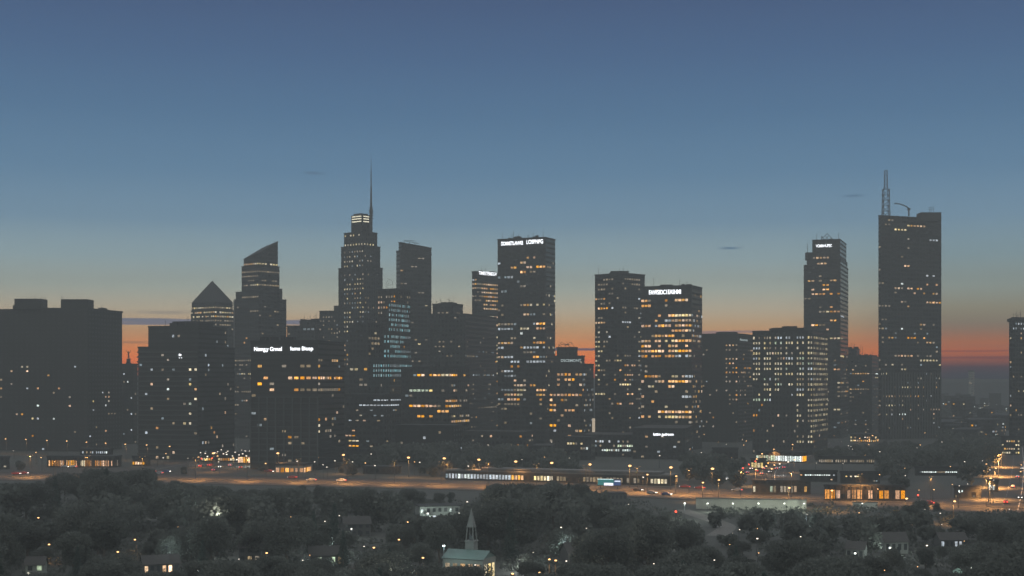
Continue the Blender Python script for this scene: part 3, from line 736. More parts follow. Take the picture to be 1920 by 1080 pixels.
b.rows([(700, 1045, 1084, 'ao', .8), (700, 1090, 1096, 'c'), (714, 1045, 1052, 'o'), (714, 1056, 1074, 'O', .9), (705, 1092, 1096, 'w'), (721, 1045, 1052, 'o', .8), (739, 1031, 1086, 'Oo', .95), (753, 1030, 1044, 'O'), (753, 1050, 1068, 'oa', .9), (760, 1030, 1042, 'O'), (767, 1030, 1042, 'O', 1),
        (768, 1064, 1074, 'a'), (774, 1056, 1074, 'o', .9), (783, 1050, 1062, 'a'), (797, 1030, 1052, 'Oo', .9), (805, 1030, 1043, 'w', .9), (806, 1076, 1086, 'a')])
b.fill('L', 690, 800, .04, 'dd', 2); b.fill('R', 690, 800, .3, 'dc'); b.finish()
vm = MB(); D_ = 985; vm.box((0, 0, 0), (2.0, 1.2, 24)); o = vm.build('lit_pylon', glow('pylon light', (1, .82, .6), .7), None); o.location = (xat(1113, D_), D_, 0)
tag(o, 'tall thin pale lit pylon standing in front of the corner tower', 'pylon')
# 16
b = tower('corner_tower', 'dark square tower seen on its corner with a small raised roof box', 'tower', 1110, 45, FA, [(1115.5, 1166, 1209, 513.5)], bw=2.7, fh=3.8, ww=.8, wh=.42, seed=20)
b.pbox('penthouse', 1146, 1179, 508, 515, FA, 16, 24); b.clutter(4, 7, -1, 1.2, 3)
b.fill('L', 518, 545, .5, 'd', 3, 1118, 1148); b.fill('R', 520, 545, .45, 'd', 3, 1168, 1200); b.fill('L', 592, 720, .8, 'dyy', 1, 1116, 1126); b.fill('L', 592, 700, .25, 'dy', 1, 1126, 1140)
b.fill('R', 556, 790, .62, 'dyw', 1, 1195, 1210)
b.rows([(557, 1117, 1134, 'oa', .8), (555, 1138, 1160, 'd', .6), (563, 1116, 1132, 'd', .8), (577, 1121, 1139, 'O', .9), (581, 1140, 1150, 'w', .7), (595, 1116, 1135, 'da', .6), (604, 1116, 1140, 'a', .6), (576, 1168, 1196, 'd', .6), (586, 1168, 1186, 'd', .6), (604, 1168, 1182, 'w', .6), (627, 1140, 1146, 'w'),
        (665, 1154, 1160, 'o'), (665, 1172, 1184, 'd'), (677, 1156, 1166, 'y'), (683, 1172, 1190, 'o', .7), (693, 1160, 1168, 'O'), (699, 1175, 1188, 'oa'), (698, 1118, 1140, 'a', .8), (722, 1158, 1186, 'Yy', .8), (738, 1116, 1136, 'y', .9), (742, 1174, 1187, 'O', .9), (753, 1153, 1164, 'o'), (755, 1176, 1186, 'o'), (749, 1140, 1146, 'a')])
b.fill('LR', 560, 800, .05, 'dd'); b.finish()
# 17
b = tower('orange_lit_tower', 'broad tower with one white sign and many orange lit floors', 'tower', 1020, 23, FA, [(1202, 1297, 1316.5, 537)], bw=2.45, fh=3.7, ww=.94, wh=.52, seed=21)
b.sign('FAWSIDC1EASHMI', 1217, 1277, 547.6, 8.5, 'L'); b.pbox('penthouse', 1240, 1262, 533.5, 538, ROOF, 12, 10); b.clutter(5, 9, -1, 1.5, 3)
b.rows([(562.5, 1203, 1222, 'dO', .9), (562.5, 1234, 1258, 'aow', .85), (562.5, 1262, 1294, 'Oa', .95), (572, 1202, 1222, 'O', 1), (588, 1233, 1240, 'oa'), (588, 1251, 1262, 'O'), (588, 1262, 1294, 'OY', 1), (597, 1224, 1232, 'a'), (597, 1245, 1262, 'wa', .8), (597, 1262, 1292, 'ay', .7),
        (607, 1203, 1221, 'Oo', .9), (607, 1224, 1242, 'O', .9), (607, 1246, 1256, 'o'), (607, 1262, 1292, 'Oa', .9), (614, 1228, 1232, 'w'), (615, 1272, 1292, 'y', .8), (623, 1258, 1292, 'Oo', .9), (633, 1224, 1242, 'ao', .8), (633, 1244, 1262, 'O', .9),
        (641.5, 1203, 1221, 'aO', .9), (641.5, 1223, 1241, 'O', .95), (641.5, 1243, 1262, 'OY', .95), (641.5, 1263, 1292, 'O', .95), (651, 1203, 1222, 'O', .95), (651, 1224, 1242, 'o', .8), (651, 1253, 1262, 'a'), (651, 1262, 1292, 'oO', .85),
        (660, 1203, 1242, 'Oo', .9), (660, 1253, 1262, 'O'), (660, 1263, 1292, 'OY', .97), (668, 1204, 1260, 'Oo', .85), (668, 1262, 1284, 'w', .7), (702, 1276, 1300, 'aw', .8), (710, 1203, 1230, 'oa', .8), (710, 1252, 1268, 'y', .7), (719.5, 1214, 1236, 'd', .7), (719.5, 1234, 1293, 'Oa', .97),
        (728, 1216, 1230, 'y', .7), (729, 1244, 1262, 'Oo', .9), (745, 1277, 1292, 'w', .9), (765, 1246, 1262, 'y', .8), (774, 1232, 1292, 'OY', .97), (784, 1212, 1222, 'a', .7), (784, 1232, 1294, 'OYa', .88), (757, 1218, 1223, 'O')])
b.fill('R', 575, 640, .35, 'dwa', 1); b.fill('R', 640, 790, .12, 'da'); b.fill('L', 690, 800, .03, 'd'); b.finish()
# 18
b = tower('dotted_block', 'mid-height dark block dotted with small orange windows and a tiny roof sign', 'office block', 1150, 26, FC, [(1316, 1384, 1413, 627)], bw=2.6, fh=3.7, ww=.55, wh=.42, seed=22)
b.pbox('penthouse', 1347, 1383, 622, 629, FC, 8, 14); b.sign('Aomn', 1386, 1401, 637, 5, 'R', SIGN2)
b.fill('L', 640, 800, .10, 'dd'); b.fill('L', 643, 760, .7, 'odd', 1, 1354, 1384, .8); b.fill('R', 640, 760, .3, 'da', 2, rowp=.6); b.rows([(645, 1356, 1384, 'a', .7), (675, 1356, 1384, 'oa', .9), (682, 1356, 1384, 'o', .7), (700, 1366, 1384, 'Oo', .9), (694, 1392, 1408, 'o', .8)]); b.finish()
# 19 - pale gridded office block
b = tower('grid_office', 'wide office block with a full grid of pale yellow lit windows', 'office block', 955, 24, FD, [(1411, 1524, 1552, 621.5)], bw=1.85, fh=3.55, ww=.62, wh=.5, seed=23)
b.pbox('penthouse', 1450, 1507, 614.5, 622, FB, 10, 16); b.pbox('penthouse', 1471, 1495, 611.5, 616, FB, 14, 10)
b.fill('L', 624, 770, .86, 'yydyygyw', 3, rowp=1); b.fill('L', 765, 830, .8, 'yyd', 3, 1488, 1530); b.fill('R', 624, 810, .72, 'dyyd', 1)
for key in list(b.lit):
    if key[0] == 0 and key[2] % 4 == 3: b.lit.pop(key)
for (fi, fl, bb_) in list(b.lit):                                   # dark offices
    nm, O, u, L, za, zb = b.faces[fi]; q = O + u * (bb_ + .5) * b.bw; px, py = pix(q.x, q.y, za + (fl + .5) * b.fh)
    for x0, x1, y0, y1 in ((1478, 1500, 643, 668), (1482, 1496, 690, 700), (1452, 1488, 734, 800), (1411, 1425, 715, 742), (1424, 1440, 733, 742), (1411, 1488, 750, 830), (1463, 1488, 705, 713), (1496, 1512, 745, 800)):
        if x0 <= px <= x1 and y0 <= py <= y1 and b.rng.random() < .9: b.lit.pop((fi, fl, bb_), None); break
b.rows([(776, 1411, 1420, 'o'), (776, 1455, 1462, 'O')]); b.finish()
# 20
b = tower('stepped_sign_tower', 'slim tower stepped on the left with a gable frame and white sign on top', 'tower', 1230, 20, FA,
          [(1507, 1576, 1590.5, 497), (1512.5, 1576, 1589, 486, 2), (1523, 1575, 1587, 450, 4)], bw=2.9, fh=3.9, ww=.85, wh=.42, seed=24)
b.sign('VOMANUPEC', 1530, 1560, 460.8, 5.4, 'L'); b.pole(1514, 457, 486, .25); b.pbox('roof_step', 1513, 1524, 473, 487, FA, 12, 8)
gf = MB(); D_ = 1238
for x0, y0, x1, y1 in ((1540, 448, 1551, 438), (1551, 438, 1561, 448), (1540, 443, 1546, 449), (1548, 443, 1553, 449), (1553, 443, 1548, 449), (1556, 446, 1561, 449), (1539, 449, 1562, 449), (1540, 443, 1540, 450)):
    gf.bar((xat(x0, D_) - b.o.x, D_ - b.o.y, zat(y0, D_)), (xat(x1, D_) - b.o.x, D_ - b.o.y, zat(y1, D_)), .22)
gf.build('gable_frame', STEEL, b.root)
b.rows([(482, 1524, 1530, 'd'), (487, 1532, 1556, 'ao', .85), (493, 1532, 1550, 'oa', .9), (498, 1524, 1550, 'oa', .8), (498, 1552, 1568, 'O', .8), (503, 1552, 1568, 'O', .8), (519, 1530, 1537, 'd'), (530, 1514, 1526, 'a'), (530, 1530, 1540, 'd'), (529, 1552, 1566, 'a', .7), (534, 1540, 1550, 'O'), (542, 1541, 1549, 'O', 1), (542, 1513, 1527, 'o', .8),
        (548, 1532, 1548, 'o', .8), (547, 1552, 1567, 'o', .7), (553, 1521, 1529, 'O', 1), (559, 1570, 1577, 'w'), (576, 1530, 1540, 'd'), (575, 1552, 1560, 'o'), (581, 1532, 1567, 'oa', .75), (587, 1541, 1550, 'y'), (601, 1552, 1568, 'O', .9), (606, 1521, 1529, 'O'), (593, 1570, 1582, 'w', .8), (617, 1532, 1552, 'o', .7),
        (632, 1553, 1568, 'ya', .8), (638, 1562, 1580, 'y', .8), (665, 1570, 1582, 'Y', .9), (665, 1555, 1560, 'a'), (691, 1560, 1572, 'o'), (714, 1556, 1582, 'ya', .7), (733, 1565, 1590, 'od', .8), (765, 1558, 1568, 'y')])
b.fill('LR', 520, 780, .03, 'dd', 2); b.finish(); b.clutter(3, 12, -1, 1.5, 3)
# 21
b = tower('low_block', 'lower dark block with antennas between the two right towers', 'office block', 1330, 20, FB, [(1588, 1635, 1656, 669), (1590, 1606, 1612, 655, 4)], bw=2.3, fh=3.7, ww=.8, wh=.35, seed=25)
b.clutter(8, 11, 0, 2, 5); b.clutter(4, 3, 1, 2, 5); b.pole(1614, 647, 669); b.pole(1617, 650, 669)
b.fill('LR', 690, 745, .8, 'dda', 5, 1592, 1632, .6); b.rows([(674, 1592, 1602, 'w', .8), (699, 1641, 1646, 'W'), (708, 1641, 1646, 'y'), (732, 1592, 1632, 'da', .95)]); b.fill('LR', 670, 800, .05, 'd'); b.finish()
# 22 - the tallest, at the right
b = tower('tall_tower', 'tallest right tower, plain dark slab with lattice mast and ribbed pale base', 'tower', 1210, 67, FA, [(1647, 1652, 1765, 404.5)], bw=3.3, fh=3.9, ww=.75, wh=.42, seed=26, cap=.6)
b.pbox('penthouse', 1727, 1765, 398, 414, FA, 1, 14)
nm, O, u, L, za, zb = b.faces[1]; n = Vector((u.y, -u.x)); hb = zat(698, 1210)
rb = MB()
for i in range(23):
    q = O + u * (L * (i + .5) / 23); rb.box((q.x + n.x * .3, q.y + n.y * .3, 0), (L / 46, .6, hb), atan2(u.y, u.x))
rb.build('base_ribs', mat('pale ribs', (.052, .056, .054), .8), b.root, off=b.o)
D_ = 1216
lm = MB()
for w_, ya, yb, fat in ((5.6, 406, 355, 1), (2.6, 355, 320, .55)):
    x0, z0, z1 = xat(1661, D_) - b.o.x, zat(ya, D_), zat(yb, D_); h = w_ / 2; yy = D_ - b.o.y; k = int((z1 - z0) / (w_ * (.8 if fat == 1 else 1.3)))
    for sx, sy in ((-h, -h), (h, -h), (h, h), (-h, h)): lm.bar((x0 + sx, yy + sy, z0), (x0 + sx * .8, yy + sy * .8, z1), .42 * fat, .34 * fat, 4)
    for i in range(k):
        a, c = z0 + (z1 - z0) * i / k, z0 + (z1 - z0) * (i + 1) / k
        for sx, sy, tx, ty in ((-h, -h, h, -h), (h, -h, h, h), (h, h, -h, h), (-h, h, -h, -h)):
            lm.bar((x0 + sx, yy + sy, a), (x0 + tx, yy + ty, c), .2 * fat, .2 * fat, 4); lm.bar((x0 + sx, yy + sy, c), (x0 + tx, yy + ty, c), .2 * fat, .2 * fat, 4)
for dx in (-3.1, 3.3): lm.bar((x0 + dx, yy, zat(405, D_)), (x0 + dx, yy, zat(352 if dx > 0 else 358, D_)), .2, .12, 4)
lm.bar((x0, yy, zat(322, D_)), (x0, yy, zat(317, D_)), .15, .1, 4); lm.build('lattice_mast', STEEL, b.root)
for x, y in ((1743, 389), (1746, 388), (1750, 389), (1730, 396)): b.pole(x, y, 400, .2, 8)
for y in (389, 393): rl = MB(); rl.bar((xat(1741, D_) - b.o.x, D_ - b.o.y, zat(y, D_)), (xat(1752, D_) - b.o.x, D_ - b.o.y, zat(y - 1, D_)), .15, .15, 4); rl.build('roof_railing', STEEL, b.root)
b.rows([(413, 1662, 1680, 'd', .8), (419, 1658, 1672, 'd', .8), (420, 1696, 1718, 'y', .7), (427, 1677, 1741, 'Ya', .85), (412, 1742, 1756, 'd', .8), (452, 1738, 1754, 'w', .8), (468, 1696, 1703, 'd'), (484, 1684, 1694, 'd'), (502, 1694, 1702, 'O'), (528, 1688, 1694, 'W'),
        (514, 1735, 1750, 'w', .6), (532, 1736, 1756, 'o', .8), (541, 1673, 1734, 'Oa', .8), (547, 1698, 1756, 'ao', .75), (564, 1736, 1764, 'aO', .95), (565, 1687, 1693, 'a'), (571, 1652, 1672, 'd', .9), (577, 1700, 1706, 'a'), (602, 1650, 1672, 'd', .7), (609, 1716, 1732, 'ya', .5), (617, 1688, 1694, 'W'),
        (630, 1698, 1726, 'o', .8), (637, 1650, 1694, 'ao', .8), (637, 1726, 1734, 'O'), (643, 1736, 1746, 'a'), (664, 1676, 1712, 'oa', .9), (665, 1726, 1732, 'O'), (679, 1720, 1754, 'dy', .9), (694, 1686, 1694, 'y'), (700, 1654, 1668, 'y', .8), (700, 1736, 1746, 'w'), (723, 1686, 1736, 'ya', .9), (723, 1748, 1756, 'a'),
        (740, 1652, 1698, 'da', .7), (746, 1704, 1722, 'o', .9), (740, 1738, 1744, 'w'), (763, 1660, 1694, 'wy', .7), (763, 1716, 1722, 'a'), (764, 1736, 1762, 'ya', .8), (772, 1746, 1752, 'O'), (779, 1660, 1696, 'Wy', .6), (782, 1688, 1696, 'a')])
b.fill('R', 440, 600, .025, 'dd', 1); b.fill('R', 590, 720, .10, 'ddcy', 1); b.fill('R', 700, 825, .08, 'dcw', 1); b.fill('L', 440, 800, .3, 'dd'); b.finish()
cr = empty('roof_crane', (xat(1704, 1222), 1222, zat(404, 1222)), 'small curved-jib crane standing on the tallest right tower', 'crane')
m_ = MB(); m_.bar((0, 0, -.5), (0, 0, 6.5), .7, .5, 6); m_.box((0, 0, 4.5), (2.2, 2, 2)); m_.build('mast', STEEL, cr)
m_ = MB(); P_ = [(0, 6.4), (-2, 8.0), (-5, 9.4), (-8.5, 10.4), (-12, 10.8), (-12.5, 10.2)]
for a, c in zip(P_, P_[1:]):
    for dy in (-.4, .4): m_.bar((a[0], dy, a[1]), (c[0], dy, c[1]), .2, .18, 4); m_.bar((a[0], dy, a[1] - .9), (c[0], dy, c[1] - .3), .16, .14, 4); m_.bar((a[0], dy, a[1] - .9), (c[0], -dy, c[1]), .1, .1, 4)
m_.build('jib', STEEL, cr)
# 23 - right edge
b = tower('edge_tower', 'curved-roof tower cut by the right edge of the picture', 'tower', 1080, 62, FA, [(1892, 1898, 1955, 599)], bw=2.6, fh=3.7, ww=.5, wh=.45, seed=27)
b.pbox('roof_step', 1902, 1940, 596.5, 602, FA, 6, 16); b.fill('R', 603, 616, .6, 'cw', 1, 1895, 1925); b.fill('LR', 620, 830, .12, 'ddya'); b.finish(); b.clutter(10, 4, -1, 1.2, 6)
# pale tower on the horizon
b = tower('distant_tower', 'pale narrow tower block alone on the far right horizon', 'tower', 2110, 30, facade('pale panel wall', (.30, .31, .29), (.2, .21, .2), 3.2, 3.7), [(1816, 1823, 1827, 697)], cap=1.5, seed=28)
b.pbox('penthouse', 1818.5, 1824.5, 694.5, 697, FD, 4, 8); b.fill('LR', 697, 716, .1, 'd'); b.finish()

# ------------------------------------------------------------------ low buildings between the towers and the road
def low(name, label, cat, D, th, m, tiers, rows=(), fills=(), **k):
    b = Building(name, label, cat, D, th, m, tiers, **k)
    b.rows(list(rows))
    for f_ in fills: b.fill(*f_)
    return b.finish()
st = Building('station_hall', 'long low flat-roofed station hall with white and orange lit windows beside the road', 'station', 672, 21, FB,
              [(835, 1258, 1270, 893.5), (902, 1236, 1246, 888.5, 3)], bw=1.7, fh=4.2, ww=.82, wh=.62, cap=.8, capmat=CONC, seed=31)
st.rows([(893, 842, 882, 'W', .85), (893, 898, 960, 'W', .85), (895, 961, 984, 'O', 1), (897, 1000, 1036, 'OY', .95), (899, 1036, 1120, 'd', .2), (904, 1170, 1212, 'd', .5), (905, 1216, 1248, 'Y', .9)])
nm, O, u, L, za, zb = st.faces[0]
st.fill('L', 860, 930, .85, 'wwW', 2, 842, 958); st.fill('L', 860, 930, .95, 'O', 6, 961, 983); st.fill('L', 860, 930, .95, 'OY', 6, 1001, 1034); st.fill('L', 860, 930, .3, 'd', 2, 1040, 1210); st.fill('L', 860, 930, .9, 'Yy', 3, 1218, 1248)
st.finish()
scr = empty('video_screen', (xat(1142, 655), 655, 0), 'bright cyan and white video screen standing in front of the station hall', 'screen', None, R(-15))
q = MB(); q.box((0, .3, 1.2), (11.6, .5, 3.4)); q.box((-4, .3, 0), (.3, .3, 1.2)); q.box((4, .3, 0), (.3, .3, 1.2)); q.build('frame', STEEL, scr)
for nm_, x0, x1, z0, z1, c, s_ in (('teal_panel', -5.4, 2.2, 1.6, 4.3, (.04, .20, .20), .8), ('white_panel', -2.4, 2.0, 1.5, 2.7, (.88, .85, 1), 1.3), ('blue_panel', 2.3, 5.5, 1.6, 4.2, (.05, .09, .22), .8), ('light_bar', -5.5, 2.0, 4.25, 4.5, (.75, 1, 1), 1.2), ('light_bar', 2.6, 5.4, 3.3, 3.8, (.8, .88, 1), 1.1)):
    e_ = .0 if 'teal' in nm_ or 'blue' in nm_ else .06
    block(nm_, scr, ((x0 + x1) / 2, -e_ - .03, z0), (x1 - x0, .1, z1 - z0), glow(nm_ + str(s_), c, s_ * 1.4))
low('glass_shop', 'small low shop with greenish white windows by the far kerb', 'shop', 757, 6, FB, [(680, 745, 752, 878)], [(885, 683, 700, 'G'), (885, 703, 711, 'W')], [('L', 870, 900, .85, 'GgG', 2, 682, 712), ('L', 870, 900, .75, 'Gg', 2, 720, 746)], bw=.9, fh=3.4, ww=.75, wh=.7, seed=32)
low('glass_hall', 'long low glass hall glowing orange behind the left end of the road', 'hall', 815, 4, FE, [(88, 214, 228, 858)], [], [('L', 850, 880, .96, 'MMOY', 2, 140, 212), ('L', 850, 880, .9, 'MMO', 3, 90, 139)], bw=.95, fh=4.9, ww=.6, wh=.78, seed=33)
low('white_lit_kiosk', 'row of small white lit windows just above the orange glass hall', 'shop', 850, 8, FB, [(150, 205, 212, 844)], [], [('L', 840, 862, .7, 'wW', 2)], bw=1.2, fh=2.8, ww=.7, wh=.5, seed=34)
low('lit_canopy', 'low orange-lit canopy beside the stepped flat block', 'canopy', 830, -14 + 30, FE, [(248, 276, 282, 858)], [], [('L', 850, 880, .85, 'oO', 3)], bw=1.6, fh=3.2, ww=.8, wh=.6, seed=35)
low('corner_shop', 'low dark shop lit yellow at the extreme left edge', 'shop', 800, 3, FE, [(-30, 13, 18, 859)], [], [('L', 850, 880, .9, 'yY', 4)], bw=2, fh=3.2, ww=.85, wh=.3, seed=36)
low('petrol_kiosk', 'small orange-lit kiosk among the white and red lights left of the sign block', 'kiosk', 850, 10, FE, [(446, 470, 474, 851)], [], [('L', 850, 880, .95, 'O', 4), ('R', 850, 880, .9, 'o', 3)], bw=1.6, fh=5, ww=.9, wh=.8, seed=37)
low('market_row', 'low yellow-lit shop row behind the red lights left of the sign block', 'shop', 870, 6, FE, [(372, 440, 446, 851)], [], [('L', 850, 880, .8, 'YaoO', 2)], bw=1.5, fh=3.4, ww=.8, wh=.5, seed=38)
low('low_shop', 'low block with amber and white windows left of the white-banded offices', 'shop', 890, 18, FB, [(1058, 1108, 1116, 822)], [(831, 1064, 1077, 'Y'), (832, 1084, 1092, 'Y'), (841, 1093, 1105, 'W'), (845, 1094, 1100, 'W')], [('LR', 820, 850, .06, 'dw')], bw=1.6, fh=3, ww=.85, wh=.5, seed=39)
low('white_band_office', 'three-storey office with white-green window bands and dark trees in front', 'office', 930, 10, FB, [(1094, 1196, 1206, 818)], [(822, 1096, 1130, 'w', .9), (831, 1114, 1170, 'w', .6), (840, 1127, 1195, 'G', .95), (847, 1128, 1134, 'W'), (847, 1143, 1177, 'W', .95)], [('L', 818, 850, .1, 'd')], bw=1.5, fh=2.9, ww=.85, wh=.55, seed=40)
b = Building('sign_hall', 'dark low hall carrying a bright white script sign, below the orange lit tower', 'hall', 900, 12, FB, [(1186, 1284, 1300, 806)], bw=2.4, fh=3.2, ww=.8, wh=.4, seed=41)
b.sign('lettim gudroom', 1225, 1263, 815, 7, 'L'); b.fill('LR', 820, 860, .08, 'dwa'); b.finish()
low('low_shop', 'low shop with one long amber window below the dotted block', 'shop', 860, 6, FB, [(1336, 1384, 1390, 842)], [(848, 1343, 1364, 'O', 1), (849, 1372, 1382, 'y')], [], bw=1.6, fh=3, ww=.9, wh=.55, seed=42)
low('low_shop', 'low dark shop with one orange window under the ornate block', 'shop', 890, 6, FB, [(1000, 1034, 1040, 838)], [(843.5, 1010, 1030, 'O', 1)], [], bw=1.6, fh=3, ww=.9, wh=.55, seed=43)
low('low_block', 'dark low terrace with dim rows of windows left of the small orange shop', 'building', 930, 16, FB, [(868, 985, 1000, 812)], [(818, 905, 935, 'od', .6), (822, 880, 900, 'd', .5)], [('LR', 812, 850, .10, 'ddo')], bw=2, fh=3, seed=44)
low('low_block', 'dark plain hall among trees below the strip-lit block', 'building', 860, 18, FC, [(742, 850, 866, 800)], [], [('LR', 800, 850, .05, 'dw')], bw=2.5, fh=3.4, seed=45)
b = Building('lit_showroom', 'brilliant white lit showroom with an orange end wall at the junction', 'shop', 860, 34, FE, [(1418, 1503, 1512, 850)], bw=1.5, fh=5, ww=.95, wh=.75, seed=46)
b.fill('L', 840, 890, 1, 'W', 5, 1452, 1503); b.fill('L', 840, 890, .7, 'yG', 2, 1418, 1450); b.fill('R', 840, 890, 1, 'O', 3); b.finish()
b = Building('corner_shop', 'amber lit shop at the busy junction left of the white showroom', 'shop', 800, 8, FE, [(1408, 1437, 1442, 862)], bw=1.5, fh=4.4, ww=.9, wh=.75, seed=47); b.fill('LR', 850, 890, .9, 'YaO', 2); b.finish()
b = Building('glass_shop', 'single-storey shop with a row of yellow lit display windows facing the road', 'shop', 622, 3, FB, [(1411, 1520, 1526, 903)], bw=1.45, fh=4.6, ww=.8, wh=.68, cap=.6, seed=48); b.fill('L', 895, 930, .8, 'ydga', 2); b.finish()
b = Building('market_hall', 'low market hall glowing orange behind dark posts, right of the yellow shop', 'hall', 588, -9 + 14, FE, [(1546, 1698, 1702, 913)], bw=2.2, fh=5.2, ww=.93, wh=.85, cap=.8, seed=49)
b.fill('L', 900, 940, .97, 'MMMa', 4, 1546, 1636); b.fill('L', 900, 940, 1, 'M', 9, 1644, 1664); b.fill('L', 900, 940, 1, 'M', 9, 1674, 1698); b.finish()
nm, O, u, L, za, zb = b.faces[0]; n = Vector((u.y, -u.x)); po = MB()
for i in range(15):
    q = O + u * (L * (.02 + .62 * i / 15)) + n * 2.2; po.bar((q.x - b.o.x, q.y - b.o.y, 0), (q.x - b.o.x, q.y - b.o.y, zb), .13, .13, 5)
po.build('posts', STEEL, b.root)
low('low_hall', 'long low dark hall with a pale green window band in the right-hand trees', 'hall', 850, 4, FB, [(1535, 1640, 1650, 858)], [], [('L', 850, 880, .85, 'ggd', 4)], bw=1.2, fh=3.6, ww=.8, wh=.5, seed=50)
low('low_hall', 'flat dark roof with one bright white strip light near the yellow shop', 'hall', 700, 5, FB, [(1500, 1570, 1580, 885)], [(889, 1530, 1562, 'w', .6), (893, 1510, 1556, 'W', 1)], [], bw=1.1, fh=2.2, ww=.97, wh=.3, seed=51)
low('low_hall', 'flat dark roof with a short yellow strip light near the market hall', 'hall', 690, 5, FB, [(1576, 1650, 1660, 887)], [(893, 1584, 1612, 'Y', .9)], [], bw=1.1, fh=2.2, ww=.97, wh=.3, seed=52)
low('low_hall', 'dark shed with a long bright white strip light on the far right', 'hall', 745, 4, FB, [(1716, 1800, 1808, 878)], [(883, 1728, 1796, 'W', .97), (887, 1755, 1770, 'd')], [], bw=1.1, fh=3.8, ww=.97, wh=.2, seed=53)
low('lit_pavilion', 'cluster of bright golden lit stalls at the foot of the tallest right tower', 'stalls', 1150, 22, FE, [(1594, 1640, 1648, 816)], [], [('LR', 810, 832, .75, 'OYYa', 2)], bw=1.6, fh=2.6, ww=.8, wh=.6, seed=54)
low('low_shop', 'low yellow-lit shop at the right edge beside the orange street', 'shop', 960, 6, FB, [(1878, 1912, 1918, 820)], [], [('L', 815, 850, .6, 'Yya', 2)], bw=1.5, fh=2.6, ww=.8, wh=.5, seed=55)
low('white_kiosk', 'white lit kiosk beside the orange street on the right', 'kiosk', 636, 8, FB, [(1852, 1872, 1876, 903)], [], [('L', 895, 925, .7, 'W', 2)], bw=1.2, fh=4, ww=.8, wh=.7, seed=56)
low('low_hall', 'dark hall with scattered white lamps right of the market hall', 'hall', 598, 4, FB, [(1790, 1840, 1850, 915)], [(922, 1796, 1812, 'W', .6), (928, 1798, 1812, 'W', .5), (916, 1800, 1806, 'W')], [], bw=1.2, fh=2.2, ww=.6, wh=.5, seed=57)
# retaining wall and ramp in front of the road
rw = empty('retaining_wall', (xat(1410, 548), 548, 0), 'long pale lamplit retaining wall below the road with treetops in front', 'wall')
A_, B_ = Vector((xat(1305, 552), 552)), Vector((xat(1512, 543), 543)); u = (B_ - A_).normalized(); n = Vector((u.y, -u.x))
q = MB(); q.prism([(p.x, p.y) for p in (A_, B_, B_ - n * .8, A_ - n * .8)], 0, 4.0); PW = mat('pale concrete', (.40, .41, .36), .85, 0, .2, .25)
q.build('wall', PW, rw, off=(rw.location[0], rw.location[1], 0))
q = MB(); q.prism([(p.x, p.y) for p in (A_ + n * .25 - u * .2, B_ + n * .25 + u * .2, B_ - n * 1.0 + u * .2, A_ - n * 1.0 - u * .2)], 4.003, 4.4); q.build('coping', CONC, rw, off=(rw.location[0], rw.location[1], 0))
q = MB()
for i in range(8):
    c = A_ + u * ((B_ - A_).length * (i + .5) / 8) + n * .12; q.box((c.x, c.y, 0), (.5, .3, 3.9), atan2(u.y, u.x))
q.build('buttresses', PW, rw, off=(rw.location[0], rw.location[1], 0))
w2 = empty('retaining_wall', (xat(1622, 552), 552, 0), 'short pale wall in front of the market hall', 'wall')
q = MB(); q.box((0, 0, 0), (9.5, .7, 2.4), R(-12)); q.build('wall', PW, w2); q = MB(); q.box((0, 0, 2.403), (9.9, 1, .25), R(-12)); q.build('coping', CONC, w2)

# ------------------------------------------------------------------ houses in the dark park
PROTECT = []                                  # (column, row, distance, radius in photo pixels): places the trees leave open
WHITEW = mat('white render', (.22, .24, .22), .85, 0, .12, .6)
GREYW = mat('grey render', (.07, .074, .074), .85, 0, .2, .6)
DARKG = mat('dark window glass', (.04, .045, .05), .2)
TILE = mat('roof tiles', (.042, .041, .04), .85, 0, .3, 1.2)
def house(label, x, y, w, d, h, rz, wall=GREYW, lit='d', nlit=2, roof=2.6, protect=True, hip=False, nwin=4, group=None, floors=2, seed=0, name='house'):
    rg = random.Random(seed); X, Y = gnd(x, y)
    r = empty(name, (X, Y, 0), label, 'house', group, R(rz))
    b_ = MB(); b_.box((0, 0, 0), (w, d, h))
    if roof and not hip:
        for sx in (-1, 1): b_.poly([(sx * w / 2, -d / 2, h), (sx * w / 2, d / 2, h), (sx * w / 2, 0, h + roof)][::sx])
    b_.build('wall', wall, r)
    t = MB(); o_ = .4
    if roof:
        for sy in (-1, 1):
            e0, e1 = sy * (d / 2 + o_), 0
            zb_ = h - roof * o_ / (d / 2); a = (w / 2 + o_) * (.55 if hip else 1)
            t.quad((-w / 2 - o_, e0, zb_ + .01), (w / 2 + o_, e0, zb_ + .01), (a, 0, h + roof + .06), (-a, 0, h + roof + .06))
            if hip:
                for sx in (-1, 1): t.poly([(sx * (w / 2 + o_), e0, zb_ + .01), (sx * (w / 2 + o_), -e0, zb_ + .01), (sx * a, 0, h + roof + .06)])
    else: t.box((0, 0, h + .003), (w + .5, d + .5, .35))
    ro = t.build('roof', TILE if roof else ROOF, r)
    if roof: c = MB(); c.box((w * .28, d * .1, h + roof * .3), (.7, .7, roof * .9)); c.build('chimney', TILE, ro)
    ids = rg.sample(range(nwin * floors), min(nlit, nwin * floors))
    for f_ in range(floors):
        for i in range(nwin):
            k = f_ * nwin + i; xx = -w / 2 + w * (i + .5) / nwin; zz = (f_ + .55) * h / floors
            on = k in ids
            q_ = bpy.data.objects.new('window', pane(rg.choice(lit)) if on else DWIN); link(q_, r)
            q_.location = (xx, -d / 2 - .02, zz); q_.scale = (min(1.1, w / nwin * .55), 1, h / floors * .5)
    dd = block('door', r, (w * .08, -d / 2 - .04, 0), (1.0, .08, 2.0), DARKG)
    if protect: px, py = pix(X, Y, h * .6); PROTECT.append((px, py, Y, w / Y * F * .22))
    return r
